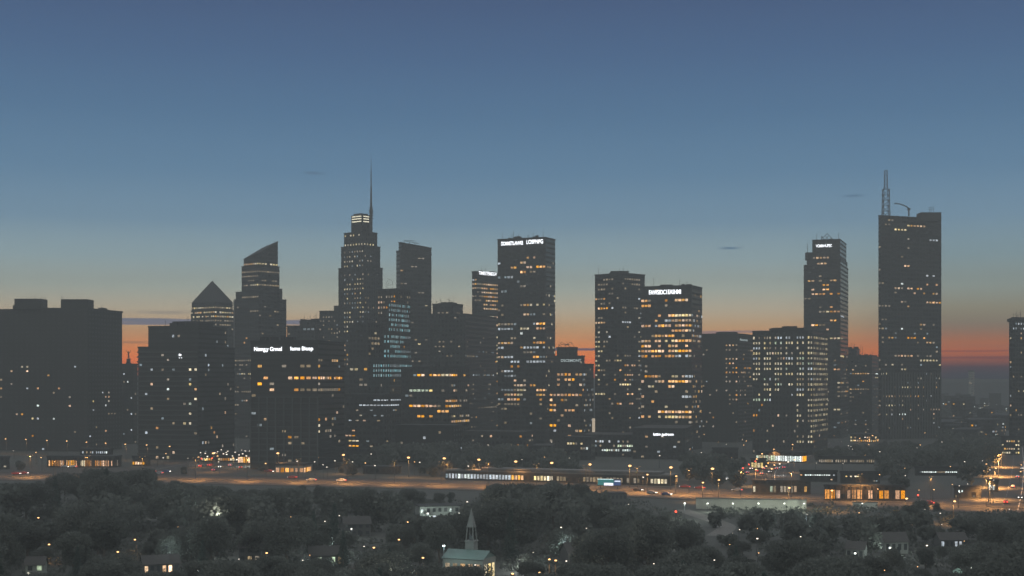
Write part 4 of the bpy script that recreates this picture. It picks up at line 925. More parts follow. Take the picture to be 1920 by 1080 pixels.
DWIN = bpy.data.meshes.new('dark_pane'); DWIN.from_pydata([(-.5, -.06, -.5), (.5, -.06, -.5), (.5, -.06, .5), (-.5, -.06, .5)], [], [(0, 1, 2, 3)]); DWIN.materials.append(DARKG)
house('long white floodlit house with dark windows between the park trees', 820, 976, 14.5, 8, 5.4, 16, WHITEW, 'w', 1, 0, True, nwin=7, seed=1)
house('grey cottage with pale gable in the middle of the park', 668, 1004, 8.5, 6, 4.2, 14, GREYW, 'gd', 1, 2, True, nwin=4, seed=2)
house('tall plain grey house at the right end of the station hall', 1154, 962, 7.5, 8, 7.5, 4, GREYW, 'd', 0, 0, True, nwin=5, floors=3, seed=3)
house('white twin-gabled lodge with lit porch on the right of the park', 1674, 1036, 7, 6, 3.6, 6, WHITEW, 'y', 0, 2.4, True, nwin=4, floors=1, seed=4)
house('small house with a bright white porch left of the lodge', 1606, 1048, 5, 5, 3.2, -24, WHITEW, 'y', 0, 1.8, True, nwin=3, floors=1, seed=5)
house('low house with a white strip of light in the right-hand trees', 1782, 1028, 8, 6, 3.0, 2, GREYW, 'w', 3, 1.8, True, nwin=6, floors=1, seed=6)
house('dim pink-grey house front behind the small spruce', 470, 1052, 6, 5, 4.2, 5, GREYW, 'd', 2, 2, False, nwin=3, seed=7)
house('old stone house lit at its gable left of the white house', 695, 974, 6, 5, 3.4, 12, GREYW, 'd', 1, 1.6, False, nwin=3, floors=1, seed=8)
house('pale greenish lit garden house at the lower left', 68, 1090, 4.4, 4, 4.6, 8, WHITEW, 'g', 1, 1.6, True, nwin=2, seed=9)
house('yellow-lit row of windows of a house at the bottom left', 300, 1078, 9, 5, 3.4, 22, GREYW, 'Oa', 3, 1.8, True, nwin=6, floors=1, seed=10)
house('house with a pale veranda between the two spruces', 612, 1062, 9, 6, 3.6, 8, GREYW, 'gd', 3, 2, False, nwin=5, floors=1, seed=11)
house('dim lamplit house right of the church', 1090, 1058, 10, 6, 3.8, 20, GREYW, 'd', 1, 2.2, False, nwin=5, floors=1, seed=12)
gz = empty('gazebo', (*gnd(1796, 1100), 0), 'pale green roofed gazebo with a red lantern hanging at the bottom right', 'gazebo')
q = MB()
for i in range(6): t = i * pi / 3; q.bar((3 * cos(t), 3 * sin(t), 0), (3 * cos(t), 3 * sin(t), 2.6), .12, .12, 5)
q.build('posts', WHITEW, gz)
q = MB()
for i in range(6):
    t, t2 = i * pi / 3, (i + 1) * pi / 3; q.poly([(3.5 * cos(t), 3.5 * sin(t), 2.55), (3.5 * cos(t2), 3.5 * sin(t2), 2.55), (0, 0, 4.6)])
q.build('roof', mat('green roof', (.20, .32, .26), .7), gz)
q = MB(); q.ball((0, 0, 0), .5, 10, 6, 1.5); o = q.build('paper_lantern', glow('lantern red', (1, .12, .10), .8), None, True)
gx, gy = gnd(1796, 1100); o.location = (gx - 2.6, gy - 4.2, 3.0); tag(o, 'glowing red lantern beside the green gazebo roof', 'lantern')
hk = MB(); hk.bar((0, 0, .7), (0, 0, 3.2), .05, .05, 4); hk.bar((0, 0, 3.2), (.0, .4, 3.2), .05, .05, 4); hk.bar((0, .4, -3.0), (0, .4, 3.2), .07, .07, 5); hk.build('hook_post', STEEL, o)
PROTECT.append((1785, 1062, gy, 26))
PROTECT += [(790, 960, 505, 18), (815, 958, 505, 18), (840, 956, 505, 16), (590, 990, 405, 8), (629, 978, 409, 8), (384, 1046, 364, 7), (668, 984, 452, 12)]
# church
cx, cyy = xat(880, 352), 352
ch = empty('church', (cx, cyy, 0), 'small church with a pale openwork spire and warmly lit side wall', 'church', None, R(-24))
q = MB(); q.box((0, 0, 0), (11, 7.5, 6.2)); q.build('nave', WHITEW, ch)
q = MB()
for sy in (-1, 1): q.quad((-5.8, sy * 4.1, 6.0), (5.8, sy * 4.1, 6.0), (5.8, 0, 7.9), (-5.8, 0, 7.9))
for sx in (-1, 1): q.poly([(sx * 5.5, -3.75, 6.2), (sx * 5.5, 3.75, 6.2), (sx * 5.5, 0, 7.7)])
q.build('roof', mat('green copper roof', (.10, .16, .15), .6, 0, .3, .8), ch)
tw = MB(); tw.box((0, 1.2, 6.2), (2.4, 2.4, 3.6)); tw.box((0, 1.2, 9.8), (2.7, 2.7, .3))
for sx in (-1, 1):
    for sy in (-1, 1): tw.bar((sx * 1.0, 1.2 + sy * 1.0, 10.1), (sx * .75, 1.2 + sy * .75, 13.4), .17, .14, 5)
tw.box((0, 1.2, 13.4), (1.9, 1.9, .25)); tw.build('tower', mat('pale spire stone', (.15, .16, .155), .8, 0, .25, .8), ch)
sp = MB()
for i in range(4):
    t, t2 = pi / 4 + i * pi / 2, pi / 4 + (i + 1) * pi / 2
    sp.poly([(1.2 * cos(t), 1.2 + 1.2 * sin(t), 13.66), (1.2 * cos(t2), 1.2 + 1.2 * sin(t2), 13.66), (0, 1.2, 18.4)])
SPW = mat('pale spire stone', (.15, .16, .155), .8, 0, .25, .8); sp.build('spire', SPW, ch); q = MB(); q.bar((0, 1.2, 18.2), (0, 1.2, 19.6), .06, .05, 4); q.bar((-.4, 1.2, 19.1), (.4, 1.2, 19.1), .05, .05, 4); q.build('cross', STEEL, ch)
q = MB(); q.box((0, 1.2, 10.1), (.9, .9, 1.3)); q.build('bell', STEEL, ch)
for i in range(5):
    q_ = bpy.data.objects.new('window', pane('a' if i > 1 else 'd')); link(q_, ch); q_.location = (-4.2 + i * 2.1, -3.78, 3.0); q_.scale = (1.2, 1, 3.6)
for i in range(3):
    q_ = bpy.data.objects.new('window', pane('Y')); link(q_, ch); q_.location = (5.54, -2.2 + i * 2.2, 3.0); q_.rotation_euler[2] = pi / 2; q_.scale = (1.3, 1, 3.4)
PROTECT += [(880, 1034, cyy, 9), (896, 1056, cyy, 12), (852, 1056, cyy, 8)]

# ------------------------------------------------------------------ lamps
HEADO = glow('sodium lamp head', (1, .54, .21), 3.6); HEADW = glow('white lamp head', (1, .86, .70), 3.0)
_lk = {}
def lamp_proto(h, warm, r=.52):
    k = (round(h, 1), warm, r)
    if k in _lk: return _lk[k]
    p_ = MB(); p_.bar((0, 0, 0), (0, 0, h), .14, .09, 6); p_.bar((0, 0, 0), (0, 0, .6), .24, .2, 6)
    a_ = MB(); a_.bar((0, 0, h - .05), (0, -1.4, h + .25), .07, .06, 5)
    h_ = MB(); h_.ball((0, -1.5, h + .12), r, 8, 5, .55)
    def mk(nm, b, m): me = bpy.data.meshes.new(nm); me.from_pydata(b.v, [], b.f); me.materials.append(m); return me
    _lk[k] = (mk('pole', p_, STEEL), mk('arm', a_, STEEL), mk('lamp_head', h_, HEADO if warm else HEADW))
    return _lk[k]
_ld = {}
def lamp(label, X, Y, h=10, warm=True, power=6000, group=None, rz=0, cast=True, name='street_lamp', hr=.5):
    r = empty(name, (X, Y, 0), label, 'street lamp', group, rz)
    for nm, me in zip(('pole', 'arm', 'lamp_head'), lamp_proto(h, warm, hr)):
        link(bpy.data.objects.new(nm, me), r)
    if cast:
        k = (warm, power)
        if k not in _ld:
            ld = bpy.data.lights.new('lamp_light', 'SPOT'); ld.energy = power; ld.spot_size = R(142); ld.spot_blend = .7; ld.shadow_soft_size = .3
            ld.color = (1, .45, .13) if warm else (1, .92, .82); _ld[k] = ld
        l = bpy.data.objects.new('lamp_light', _ld[k]); link(l, r); l.location = (0, -1.5, h - .6)
    return r
def lamp_at(label, px, py, h, warm=True, power=6000, group=None, cast=True, protect=6, name='street_lamp', hr=.5):
    D = (HC - h - .1) * F / (py - HY)
    PROTECT.append((px, py, D, protect))
    return lamp(label, xat(px, D), D + 1.5, h, warm, power, group, 0, cast, name, hr)
for i, (x, y) in enumerate(((10.5, 823), (48.5, 824), (88, 826), (125, 827), (162, 829), (198, 831), (235, 833), (275, 834.5), (318, 837))):
    lamp_at('tall warm street lamp, %s from the left in the row before the great slab block' % ORD[i], x, y, 10, True, 3000, 'street lamps before the left blocks')
for i, (x, y) in enumerate(((400, 850), (521, 850), (644, 853), (766, 858), (833, 859.5), (898, 862), (967, 865.5), (1034.5, 868), (1106, 871), (1181, 873.5), (1258, 876.5), (1336, 879))):
    lamp_at('tall orange lamp on the far kerb of the wide road, %s from the left' % ORD[i], x, y, 10.2, True, 9000, 'street lamps along the wide road', hr=.8)
for i, (x, y, w) in enumerate(((376, 849, 0), (385, 850, 0), (403, 849, 0), (415, 843.5, 0), (427, 846, 0), (441, 848, 0), (460, 845.5, 0), (468, 845.5, 0), (455, 851, 0), (480, 853, 0), (498, 869, 1), (436, 855, 0), (448, 853, 0), (419, 851, 0))):
    lamp_at('small white lamp, %s of the cluster at the crossing left of the sign block' % ORD[i], x, y, 7, bool(w), 2500, 'lamps at the left crossing', i % 3 == 0, hr=.42)
for i, (x, y, h, pw) in enumerate(((72, 971, 5, 900), (92, 1021, 5, 900), (221, 1035, 5, 1200), (253, 1012, 5, 500), (500, 1037, 5, 700), (701, 1027, 5, 900), (748, 1012, 5, 900), (765, 979, 5, 600), (793, 1046, 5, 900), (1030, 1049, 5, 1500), (1042, 1051, 5, 1500), (1012, 1074, 5, 1800), (961, 1076, 5, 1800))):
    lamp_at('low orange park lamp among dark trees, %s from the left along the foreground' % ORD[i], x, y, h, True, pw, 'park lamps', True, 9, 'park_lamp', .32)
for i, (x, y, h, pw) in enumerate(((1052, 989, 5, 700), (876, 941, 6, 500), (1420, 1010, 5, 200), (1738, 1023, 5, 300))):
    lamp_at('low white park lamp among dark trees, %s from the left' % ORD[i], x, y, h, False, pw, 'white park lamps', True, 7, 'park_lamp', .28)
for i, (x, y, h) in enumerate(((1214, 890, 8), (1268, 893, 8), (1318, 905, 8), (1348, 900, 8), (1480, 915, 8), (1560, 920, 8), (1700, 935, 8), (1790, 940, 8))):
    lamp_at('orange lamp by the right half of the road and its crossing, %s from the left' % ORD[i], x, y, h, True, 9000, 'lamps on the right half of the road', True, 0)
for i in range(9):
    p = Vector(bez(EAST, 10)[min(3 + i * 3, 39)]); s_ = -1 if i % 2 else 1
    lamp('orange lamp lining the glowing street at the right edge, %s from the near end' % ORD[i], p.x + 13 * s_, p.y, 9, True, 80000, 'lamps lining the right edge street')
for i in range(5):
    p = Vector(bez(ALONG, 10)[min(4 + i * 6, 39)]); lamp('orange lamp along the street leaving the busy junction, %s from the junction' % ORD[i], p.x - 10, p.y, 8, True, 16000, 'lamps along the junction street')
for i, (x, y, h) in enumerate(((661, 866, 7), (628, 864, 7), (613, 876, 6), (787, 867, 7), (878, 874, 7), (1206, 895, 6), (703, 873, 7), (557, 865, 7), (590, 866, 7), (858, 810, 7), (882, 809, 7), (978, 778, 7), (1169, 806, 7), (1309, 793, 7), (1325, 792, 7), (1638, 752, 9), (1766, 829, 7), (57, 856, 7), (77, 858, 7), (1500, 1075, 5))[:19]):
    lamp_at('lone small lamp in the dark middle ground, %s in a scatter running left to right' % ORD[i], x, y, h, i > 16, 900, 'scattered small lamps', False, 4, hr=.36)
# full cut-off lamps on the median: dark hoods from above, lens underneath
def hood_lamp(label, X, Y, rz, h=11, power=34000):
    r = empty('street_lamp', (X, Y, 0), label, 'street lamp', 'hooded lamps on the median', rz)
    if not hood_lamp.me:
        def mk(nm, b, m): me = bpy.data.meshes.new(nm); me.from_pydata(b.v, [], b.f); me.materials.append(m); return me
        a = MB(); a.bar((0, 0, 0), (0, 0, h), .15, .1, 6); a.bar((0, -2.2, h + .25), (0, 2.2, h + .25), .07, .07, 5); a.bar((0, 0, h), (0, 0, h + .3), .1, .1, 5)
        hood_lamp.me['pole'] = mk('pole', a, STEEL)
        for s_ in (-1, 1):
            a = MB(); a.box((0, s_ * 2.5, h + .12), (.5, 1.0, .22)); hood_lamp.me['hood%d' % s_] = mk('hood', a, STEEL)
            a = MB(); a.box((0, s_ * 2.5, h + .08), (.36, .8, .035)); hood_lamp.me['lens%d' % s_] = mk('lens', a, HEADO)
    link(bpy.data.objects.new('pole', hood_lamp.me['pole']), r)
    for s_ in (-1, 1):
        ho = link(bpy.data.objects.new('lamp_hood', hood_lamp.me['hood%d' % s_]), r); link(bpy.data.objects.new('lens', hood_lamp.me['lens%d' % s_]), ho)
    if not hood_lamp.ld:
        ld = bpy.data.lights.new('hood_light', 'SPOT'); ld.energy = power; ld.spot_size = R(150); ld.spot_blend = .5; ld.color = (1, .43, .11); ld.shadow_soft_size = .4; hood_lamp.ld = ld
    l = bpy.data.objects.new('hood_light', hood_lamp.ld); link(l, r); l.location = (0, 0, h - .4)
hood_lamp.me = {}; hood_lamp.ld = None
acc, k_ = 0, 0
for i in range(len(MAIN) - 1):
    p, q = Vector(MAIN[i]), Vector(MAIN[i + 1]); acc += (q - p).length
    if acc > 20 and abs(p.x / p.y) < .39:
        acc = 0; hood_lamp('dark hooded twin lamp on the road median, %s from the left' % (ORD + ['twenty-' + w_ for w_ in ORD])[k_], p.x, p.y, atan2(q.y - p.y, q.x - p.x)); k_ += 1
print('median lamps', k_)
rg = random.Random(21)
for i in range(150):
    if i < 70: x, y = rg.uniform(560, 1640), rg.uniform(800, 872)
    elif i < 130: x, y = rg.uniform(1640, 1918), rg.uniform(770, 925)
    else: x, y = rg.uniform(0, 470), rg.uniform(836, 870)
    h = rg.choice((5, 6, 7)); D = (HC - h) * F / (y - HY); w = rg.random() < .45
    if not (Vector((xat(x, D), D)) - Vector((-5, 690))).length > 10: continue
    lamp('tiny %s lamp among the dark trees and low roofs at the feet of the towers' % ('orange' if w else 'white'), xat(x, D), D + 1.5, h, w, 0, 'tiny %s lamps' % ('orange' if w else 'white'), 0, False, hr=rg.choice((.2, .28, .36)))
    if i % 2: PROTECT.append((x, y, D, 3))
for i in range(34):
    x, y = rg.uniform(20, 1900), rg.uniform(945, 1072); h = rg.uniform(3, 6); D = (HC - h) * F / (y - HY); w = i % 3 == 0
    lamp('tiny %s garden lamp glinting between the dark park trees' % ('orange' if w else 'white'), xat(x, D), D + 1.5, h, w, 0, 'tiny %s garden lamps' % ('orange' if w else 'white'), 0, False, hr=rg.choice((.13, .17, .22)))
    PROTECT.append((x, y, D, 2))
for i, (x, y, h, w) in enumerate(((372, 857, 6, 1), (389, 856, 6, 0), (408, 855, 6, 1), (425, 852, 7, 0), (437, 859, 6, 1), (452, 858, 6, 1), (462, 855, 6, 0), (444, 862, 6, 0), (1452, 872, 6, 1), (1437, 874, 6, 1), (1462, 870, 6, 0), (1478, 866, 7, 0), (1490, 862, 7, 1), (1447, 879, 5, 1), (1430, 876, 6, 1), (1603, 826, 7, 1), (1612, 822, 8, 1), (1622, 820, 8, 0), (1630, 824, 7, 1), (1636, 817, 9, 1))):
    lamp_at('small %s lamp in the bright knots of light by the crossings, %s from the left' % ('warm' if w else 'white', ORD[sorted([372, 389, 408, 425, 437, 452, 462, 444, 1452, 1437, 1462, 1478, 1490, 1447, 1430, 1603, 1612, 1622, 1630, 1636]).index(x)]), x, y, h, bool(w), 4000, 'lamps at the crossings', i % 2 == 0, 3)
# floodlights (visible fittings on short posts) that wash the white house, the retaining wall, the ramp and the church roof
def flood(label, X, Y, h, power, col=(.85, 1, .93), rz=0):
    r = empty('floodlight', (X, Y, 0), label, 'floodlight', None, rz)
    q_ = MB(); q_.bar((0, 0, 0), (0, 0, h), .08, .06, 5); q_.build('post', STEEL, r)
    q_ = MB(); q_.box((0, 0, h), (.6, .35, .4)); q_.build('lamp_housing', STEEL, r)
    q_ = MB(); q_.box((0, -.19, h + .06), (.48, .03, .28)); q_.build('lens', HEADW, r)
    ld = bpy.data.lights.new('flood_light', 'POINT'); ld.energy = power * .35; ld.color = col; ld.shadow_soft_size = .25
    l = bpy.data.objects.new('flood_light', ld); link(l, r); l.location = (0, -.8, h + .2)
gx, gy = gnd(820, 976)
flood('small floodlight on a post before the long white house', gx - 3, gy - 9, 3.2, 4200); flood('second floodlight on a post at the right of the white house', gx + 8, gy - 8, 3.2, 2600)
for i, x in enumerate((1325, 1372, 1420, 1468, 1505)):
    D = 541; flood('floodlight on a post before the pale retaining wall, %s from the left' % ORD[i], xat(x, D), D - 2.5, 3.0, 3600, (.9, 1, .82))
flood('floodlight lighting the paved ramp in the trees', 62, 505, 6, 6000, (.9, 1, .86)); flood('floodlight beside the green church roof', cx - 6, cyy - 8, 9.6, 3600, (.72, 1, .95))
flood('floodlight before the grey house by the station', xat(1145, 520), 522, 3, 1800); flood('floodlight washing the short pale wall by the market', xat(1618, 545), 546, 2.4, 900)
flood('floodlight before the twin-gabled lodge', xat(1676, 395), 399, 2.6, 3600); flood('floodlight before the small white house left of the lodge', xat(1600, 388), 386, 2.6, 2600); flood('floodlight in front of the left spruce', xat(596, 398), 395, 2.5, 3600, (.8, 1, 1)); flood('floodlight in front of the right spruce', xat(634, 400), 396, 2.5, 3600, (.8, 1, 1))
flood('floodlight at the pale garden house', xat(72, 350), 343, 3, 900, (.95, 1, .7)); flood('floodlight beside the small spruce', xat(384, 360), 352, 2.5, 1800, (.8, 1, 1))
flood('floodlight by the grey cottage', xat(655, 440), 446, 3, 900); flood('floodlight among shrubs right of the church', xat(1080, 385), 380, 3, 700, (1, .95, .8)); flood('floodlight beside the gazebo', xat(1815, 345), 342, 4.5, 700, (.8, 1, .85))
# flag masts
for i, x in enumerate((443, 447)):
    D = 880; q = MB(); q.bar((0, 0, 0), (0, 0, zat(820, D)), .22, .14, 6); q.ball((0, 0, zat(820, D)), .35); o = q.build('flagpole', WHITEW); o.location = (xat(x, D), D, 0)
    tag(o, 'tall bare pale pole left of the sign block, %s of a pair' % ('left' if i == 0 else 'right'), 'pole', 'pair of pale poles')

# ------------------------------------------------------------------ traffic lights and cars
def signal(label, px, py, col, h=5.2):
    D = (HC - h) * F / (py - HY); r = empty('traffic_light', (xat(px, D), D, 0), label, 'traffic light', 'traffic lights')
    q_ = MB(); q_.bar((0, 0, 0), (0, 0, h), .1, .08, 6); q_.build('pole', STEEL, r)
    q_ = MB(); q_.box((0, -.12, h - .7), (.45, .4, 1.3)); q_.build('housing', mat('signal housing', (.05, .05, .05), .5), r)
    for i, c in enumerate(((1, .08, .04), (1, .5, .1), (.2, 1, .5))):
        q_ = MB(); q_.ball((0, -.36, h + .35 - i * .42), .34 if i == col else .16, 8, 5); q_.build('lens', glow('signal %d' % i, c, 5) if i == col else DARKG, r)
    PROTECT.append((px, py, D, 6))
for i, (x, y, c) in enumerate(((1267, 961, 0), (378, 861, 0), (398, 860, 0), (386, 862, 1), (471, 860, 1), (1404, 872, 0), (1393, 879, 0), (1416, 866, 0), (1721, 930, 0), (1440, 868, 1))):
    signal('traffic light showing %s, %s from the left of its kind' % (('red', 'amber', 'green')[c], ORD[sorted([378, 386, 398, 471, 1267, 1393, 1404, 1416, 1440, 1721]).index(x)]), x, y, c)
PAINTS = [mat('car paint ' + n_, c, .3) for n_, c in (('silver', (.35, .36, .37)), ('black', (.03, .03, .035)), ('white', (.6, .6, .6)), ('red', (.3, .03, .03)), ('blue', (.05, .08, .2)))]
TYRE = mat('tyre rubber', (.02, .02, .02), .9); HL = glow('headlight glow', (1, .92, .8), 9.0); TL = glow('tail light glow', (1, .07, .04), 6.0)
def car_proto(paint):
    r = bpy.data.objects.new('parked_car', None); link(r)
    prof = [(-2.2, .35), (2.15, .35), (2.25, .6), (2.1, .85), (1.2, .98), (.5, 1.42), (-1.1, 1.46), (-1.9, 1.02), (-2.25, .92), (-2.28, .55)]
    def hull(pr, w, w2):
        b_ = MB(); k = len(pr)
        b_.v = [(x, -(w2 if z > 1.1 else w), z) for x, z in pr] + [(x, (w2 if z > 1.1 else w), z) for x, z in pr]
        b_.f = [tuple(range(k)), tuple(range(2 * k - 1, k - 1, -1))] + [(i, k + i, k + (i + 1) % k, (i + 1) % k) for i in range(k)]; b_.m = [0] * len(b_.f); return b_
    hull(prof, .88, .68).build('body', paint, r)
    hull([(1.08, 1.0), (.52, 1.36), (-1.05, 1.40), (-1.72, 1.03)], .885, .70).build('windows', DARKG, r)
    for x in (-1.4, 1.4):
        for s_ in (-1, 1):
            w_ = MB(); w_.bar((x, s_ * .70, .33), (x, s_ * .92, .33), .33, .33, 12); wo = w_.build('wheel', TYRE, r)
            w_ = MB(); w_.bar((x, s_ * .90, .33), (x, s_ * .93, .33), .19, .19, 10); w_.build('rim', STEEL, wo)
    for s_ in (-1, 1):
        h_ = MB(); h_.box((2.2, s_ * .62, .58), (.16, .36, .22)); h_.build('headlight', HL, r)
        h_ = MB(); h_.box((-2.27, s_ * .62, .68), (.12, .38, .22)); h_.build('tail_light', TL, r)
    return r
PR = [car_proto(p) for p in PAINTS]; used = [False] * 5
PN = ['silver', 'black', 'white', 'red', 'blue']
def heading(pts, X, Y):
    best = min(range(len(pts) - 1), key=lambda i: (pts[i][0] - X) ** 2 + (pts[i][1] - Y) ** 2)
    return atan2(pts[best + 1][1] - pts[best][1], pts[best + 1][0] - pts[best][0])
cars = [(31, 890, 'left end of the wide road'), (45, 889, 'left end of the wide road'), (122, 877, 'before the orange glass hall'), (136, 877, 'before the orange glass hall'), (284, 886, 'left half of the wide road'), (298, 889, 'left half of the wide road'), (312, 886, 'left half of the wide road'),
        (376, 876, 'left crossing'), (394, 874, 'left crossing'), (412, 877, 'left crossing'), (432, 874, 'left crossing'), (452, 878, 'left crossing'), (476, 877, 'left crossing'), (402, 883, 'left crossing'), (505, 886, 'before the sign block'), (548, 897, 'before the sign block'), (584, 902, 'before the sign block'), (640, 903, 'before the small glass shop'),
        (1196, 921, 'right half of the wide road'), (1222, 926, 'right half of the wide road'), (1250, 929, 'right half of the wide road'), (1284, 915, 'right half of the wide road'), (1312, 917, 'right half of the wide road'), (1382, 921, 'before the yellow shop'), (1364, 900, 'busy junction'),
        (1374, 884, 'busy junction'), (1392, 882, 'busy junction'), (1402, 888, 'busy junction'), (1409, 880, 'busy junction'), (1419, 885, 'busy junction'), (1428, 890, 'busy junction'), (1432, 880, 'busy junction'), (1444, 886, 'busy junction'), (1456, 880, 'busy junction'), (1470, 878, 'busy junction'),
        (1740, 946, 'right of the market hall'), (1886, 944, 'right edge street'), (1899, 915, 'right edge street'), (1908, 896, 'right edge street'), (1913, 935, 'right edge street'), (1916, 880, 'right edge street')]
cnt = {}
M2 = {'busy junction': bez(ALONG), 'right edge street': bez(EAST), 'left crossing': bez(LEFT)}
tot = {}
for x, y, w in cars: tot[w] = tot.get(w, 0) + 1
for i, (x, y, w) in enumerate(cars):
    k = [3, 3, 0, 2, 1, 0, 4][i % 7]; X, Y = gnd(x, y); h = heading(M2.get(w, MAIN), X, Y)
    if w == 'left crossing': h = (1.35 if i % 3 else -1.5) + .1 * (i % 4)
    elif w == 'busy junction': h += pi * (i % 4 == 0)
    else: h += pi * ((i * 7 // 3) % 2)
    r = PR[k] if not used[k] else copy_tree(PR[k]); used[k] = True
    r.name = 'car'; r.location = (X, Y, .03); r.rotation_euler[2] = h; cnt[w] = cnt.get(w, 0) + 1
    tag(r, '%s car with lights on at the %s, %s of %d' % (PN[k], w.replace('before', 'kerb before'), ORD[cnt[w] - 1], tot[w]), 'car', 'cars on the streets')
for k in range(5):
    if not used[k]:
        for c in list(PR[k].children_recursive) + [PR[k]]: bpy.data.objects.remove(c)

# ------------------------------------------------------------------ far low city on the right and through the gaps
rg = random.Random(77); nfar = 0
CITY = [FC, FB, FE]
for i in range(230):
    band = i % 3
    if band < 2: px, py = rg.uniform(1766, 1925), rg.uniform(728, 826)
    else: px, py = rg.choice((rg.uniform(1590, 1650), rg.uniform(1040, 1120), rg.uniform(228, 262), rg.uniform(560, 640), rg.uniform(1300, 1420))), rg.uniform(735, 800)
    D = HC * F / (py - HY + .0); 
    if D > 2080: continue
    X = xat(px, D)
    if abs(X - np.interp(D, [545, 640, 770, 930, 1300], [196, 232, 280, 338, 470])) < 26: continue
    w, h = rg.uniform(14, 34), rg.uniform(6, 15) * (1.4 if D > 2000 else 1)
    wp = w / D * F / 2
    b = Building('far_block', 'small dark far-off city block with a few tiny lit windows', 'building', D, rg.uniform(8, 40), CITY[i % 3], [(px - wp, px + wp * .3, px + wp, yrow(h, D))], bw=3.2, fh=3.1, ww=.6, wh=.55, group='far low city blocks', seed=300 + i)
    b.fill('LR', 0, 2000, .16, 'yaWOYwW'); b.finish(); nfar += 1

for i in range(46):
    D = rg.uniform(1400, 2080); px = rg.uniform(1768, 1925) if i < 36 else rg.uniform(1598, 1645); h = rg.uniform(12, 33); w = rg.uniform(12, 26)
    if abs(xat(px, D) - np.interp(D, [545, 640, 770, 930, 1300, 2200], [196, 232, 280, 338, 470, 800])) < 22: continue
    wp = w / D * F / 2
    b = Building('far_block', 'small dark far-off city block with a few tiny lit windows', 'building', D, rg.uniform(8, 40), CITY[i % 3], [(px - wp, px + wp * .3, px + wp, yrow(h, D))], bw=3.2, fh=3.1, ww=.6, wh=.55, group='far low city blocks', seed=900 + i)
    b.fill('LR', 0, 2000, .10, 'yaWOYwWd'); b.finish()

# ------------------------------------------------------------------ trees
def leaf_material(name, a, c):
    m = bpy.data.materials.new(name); m.use_nodes = True; nt = m.node_tree; p = nt.nodes['Principled BSDF']
    g = N(nt, 'ShaderNodeNewGeometry'); oi = N(nt, 'ShaderNodeObjectInfo')
    col = mixc(nt, g.outputs['Random Per Island'], a, c)
    hv = N(nt, 'ShaderNodeHueSaturation'); nt.links.new(col, hv.inputs['Color'])
    nt.links.new(maprange(nt, oi.outputs['Random'], 0, 1, .8, 1.2, False), hv.inputs['Value'])
    nt.links.new(hv.outputs[0], p.inputs['Base Color']); p.inputs['Roughness'].default_value = .75; p.inputs['Specular IOR Level'].default_value = .2
    tr = N(nt, 'ShaderNodeBsdfTranslucent'); nt.links.new(hv.outputs[0], tr.inputs[0])
    mx = N(nt, 'ShaderNodeMixShader'); mx.inputs[0].default_value = .5; nt.links.new(p.outputs[0], mx.inputs[1]); nt.links.new(tr.outputs[0], mx.inputs[2])
    nt.links.new(mx.outputs[0], nt.nodes['Material Output'].inputs['Surface'])
    return m
LEAF = leaf_material('broad leaves', (.09, .10, .088), (.13, .142, .126)); NEEDLE = leaf_material('needles', (.05, .075, .065), (.10, .13, .115))
BARK = mat('bark', (.09, .075, .06), .9, 0, .3, 3)
def leaf_mesh(name, P, size, m, rs):
    n = len(P); a = rs.normal(size=(n, 3)); a /= np.linalg.norm(a, axis=1)[:, None]
    c = np.cross(a, rs.normal(size=(n, 3))); c /= np.linalg.norm(c, axis=1)[:, None]
    s = size * rs.uniform(.55, 1.3, (n, 1)); a = a * s; c = c * s * .75
    V = np.stack([P - a, P - c * .9, P + a, P + c], 1).reshape(-1, 3)
    me = bpy.data.meshes.new(name); me.vertices.add(4 * n); me.vertices.foreach_set('co', V.astype('f').ravel())
    me.loops.add(4 * n); me.polygons.add(n); me.loops.foreach_set('vertex_index', np.arange(4 * n, dtype='i')); me.polygons.foreach_set('loop_start', np.arange(0, 4 * n, 4, dtype='i'))
    me.update(calc_edges=True); me.materials.append(m); return me
def crown_pts(seed, n, h, w, base=.22):
    rs = np.random.RandomState(seed); lobes = []
    for i in range(16):
        t = rs.uniform(0, 2 * pi); zz = rs.uniform(base + .12, .86); r0 = w / 2 * .62 * sqrt(max(0.05, 1 - ((zz - .55) / .5) ** 2)) * rs.uniform(.5, 1.05)
        lobes.append((r0 * cos(t), r0 * sin(t), zz * h, w * rs.uniform(.13, .23)))
    lobes.append((0, 0, h * .8, w * .22)); P = []
    for x, y, z, r in lobes:
        k = n // len(lobes); d = rs.normal(size=(k, 3)); d /= np.linalg.norm(d, axis=1)[:, None]
        rr = r * rs.uniform(.45, 1.12, (k, 1)) ** .6
        P.append(np.array((x, y, z)) + d * rr * np.array((1, 1, .8)))
    P = np.concatenate(P); return P[P[:, 2] < h * 1.02], rs, lobes
TREES = []
for s_ in range(7):
    w_, h_ = (1.0, 1.0); P, rs, lobes = crown_pts(s_ + 5, 6500, 14.0, 12.5 + (s_ % 4) * 1.6)
    cm = leaf_mesh('crown', P, .32, LEAF, rs)
    t = MB(); t.bar((0, 0, -.3), (.15, .1, 5.2), .42, .28, 8); t.bar((.15, .1, 5.2), (.1, 0, 10.5), .28, .08, 7)
    for x, y, z, r in lobes[:9]: t.bar((.12, .08, min(z * .5, 6.5)), (x * .85, y * .85, z * .95), .16, .05, 5)
    tm = bpy.data.meshes.new('trunk'); tm.from_pydata(t.v, [], t.f); tm.materials.append(BARK)
    TREES.append((cm, tm))
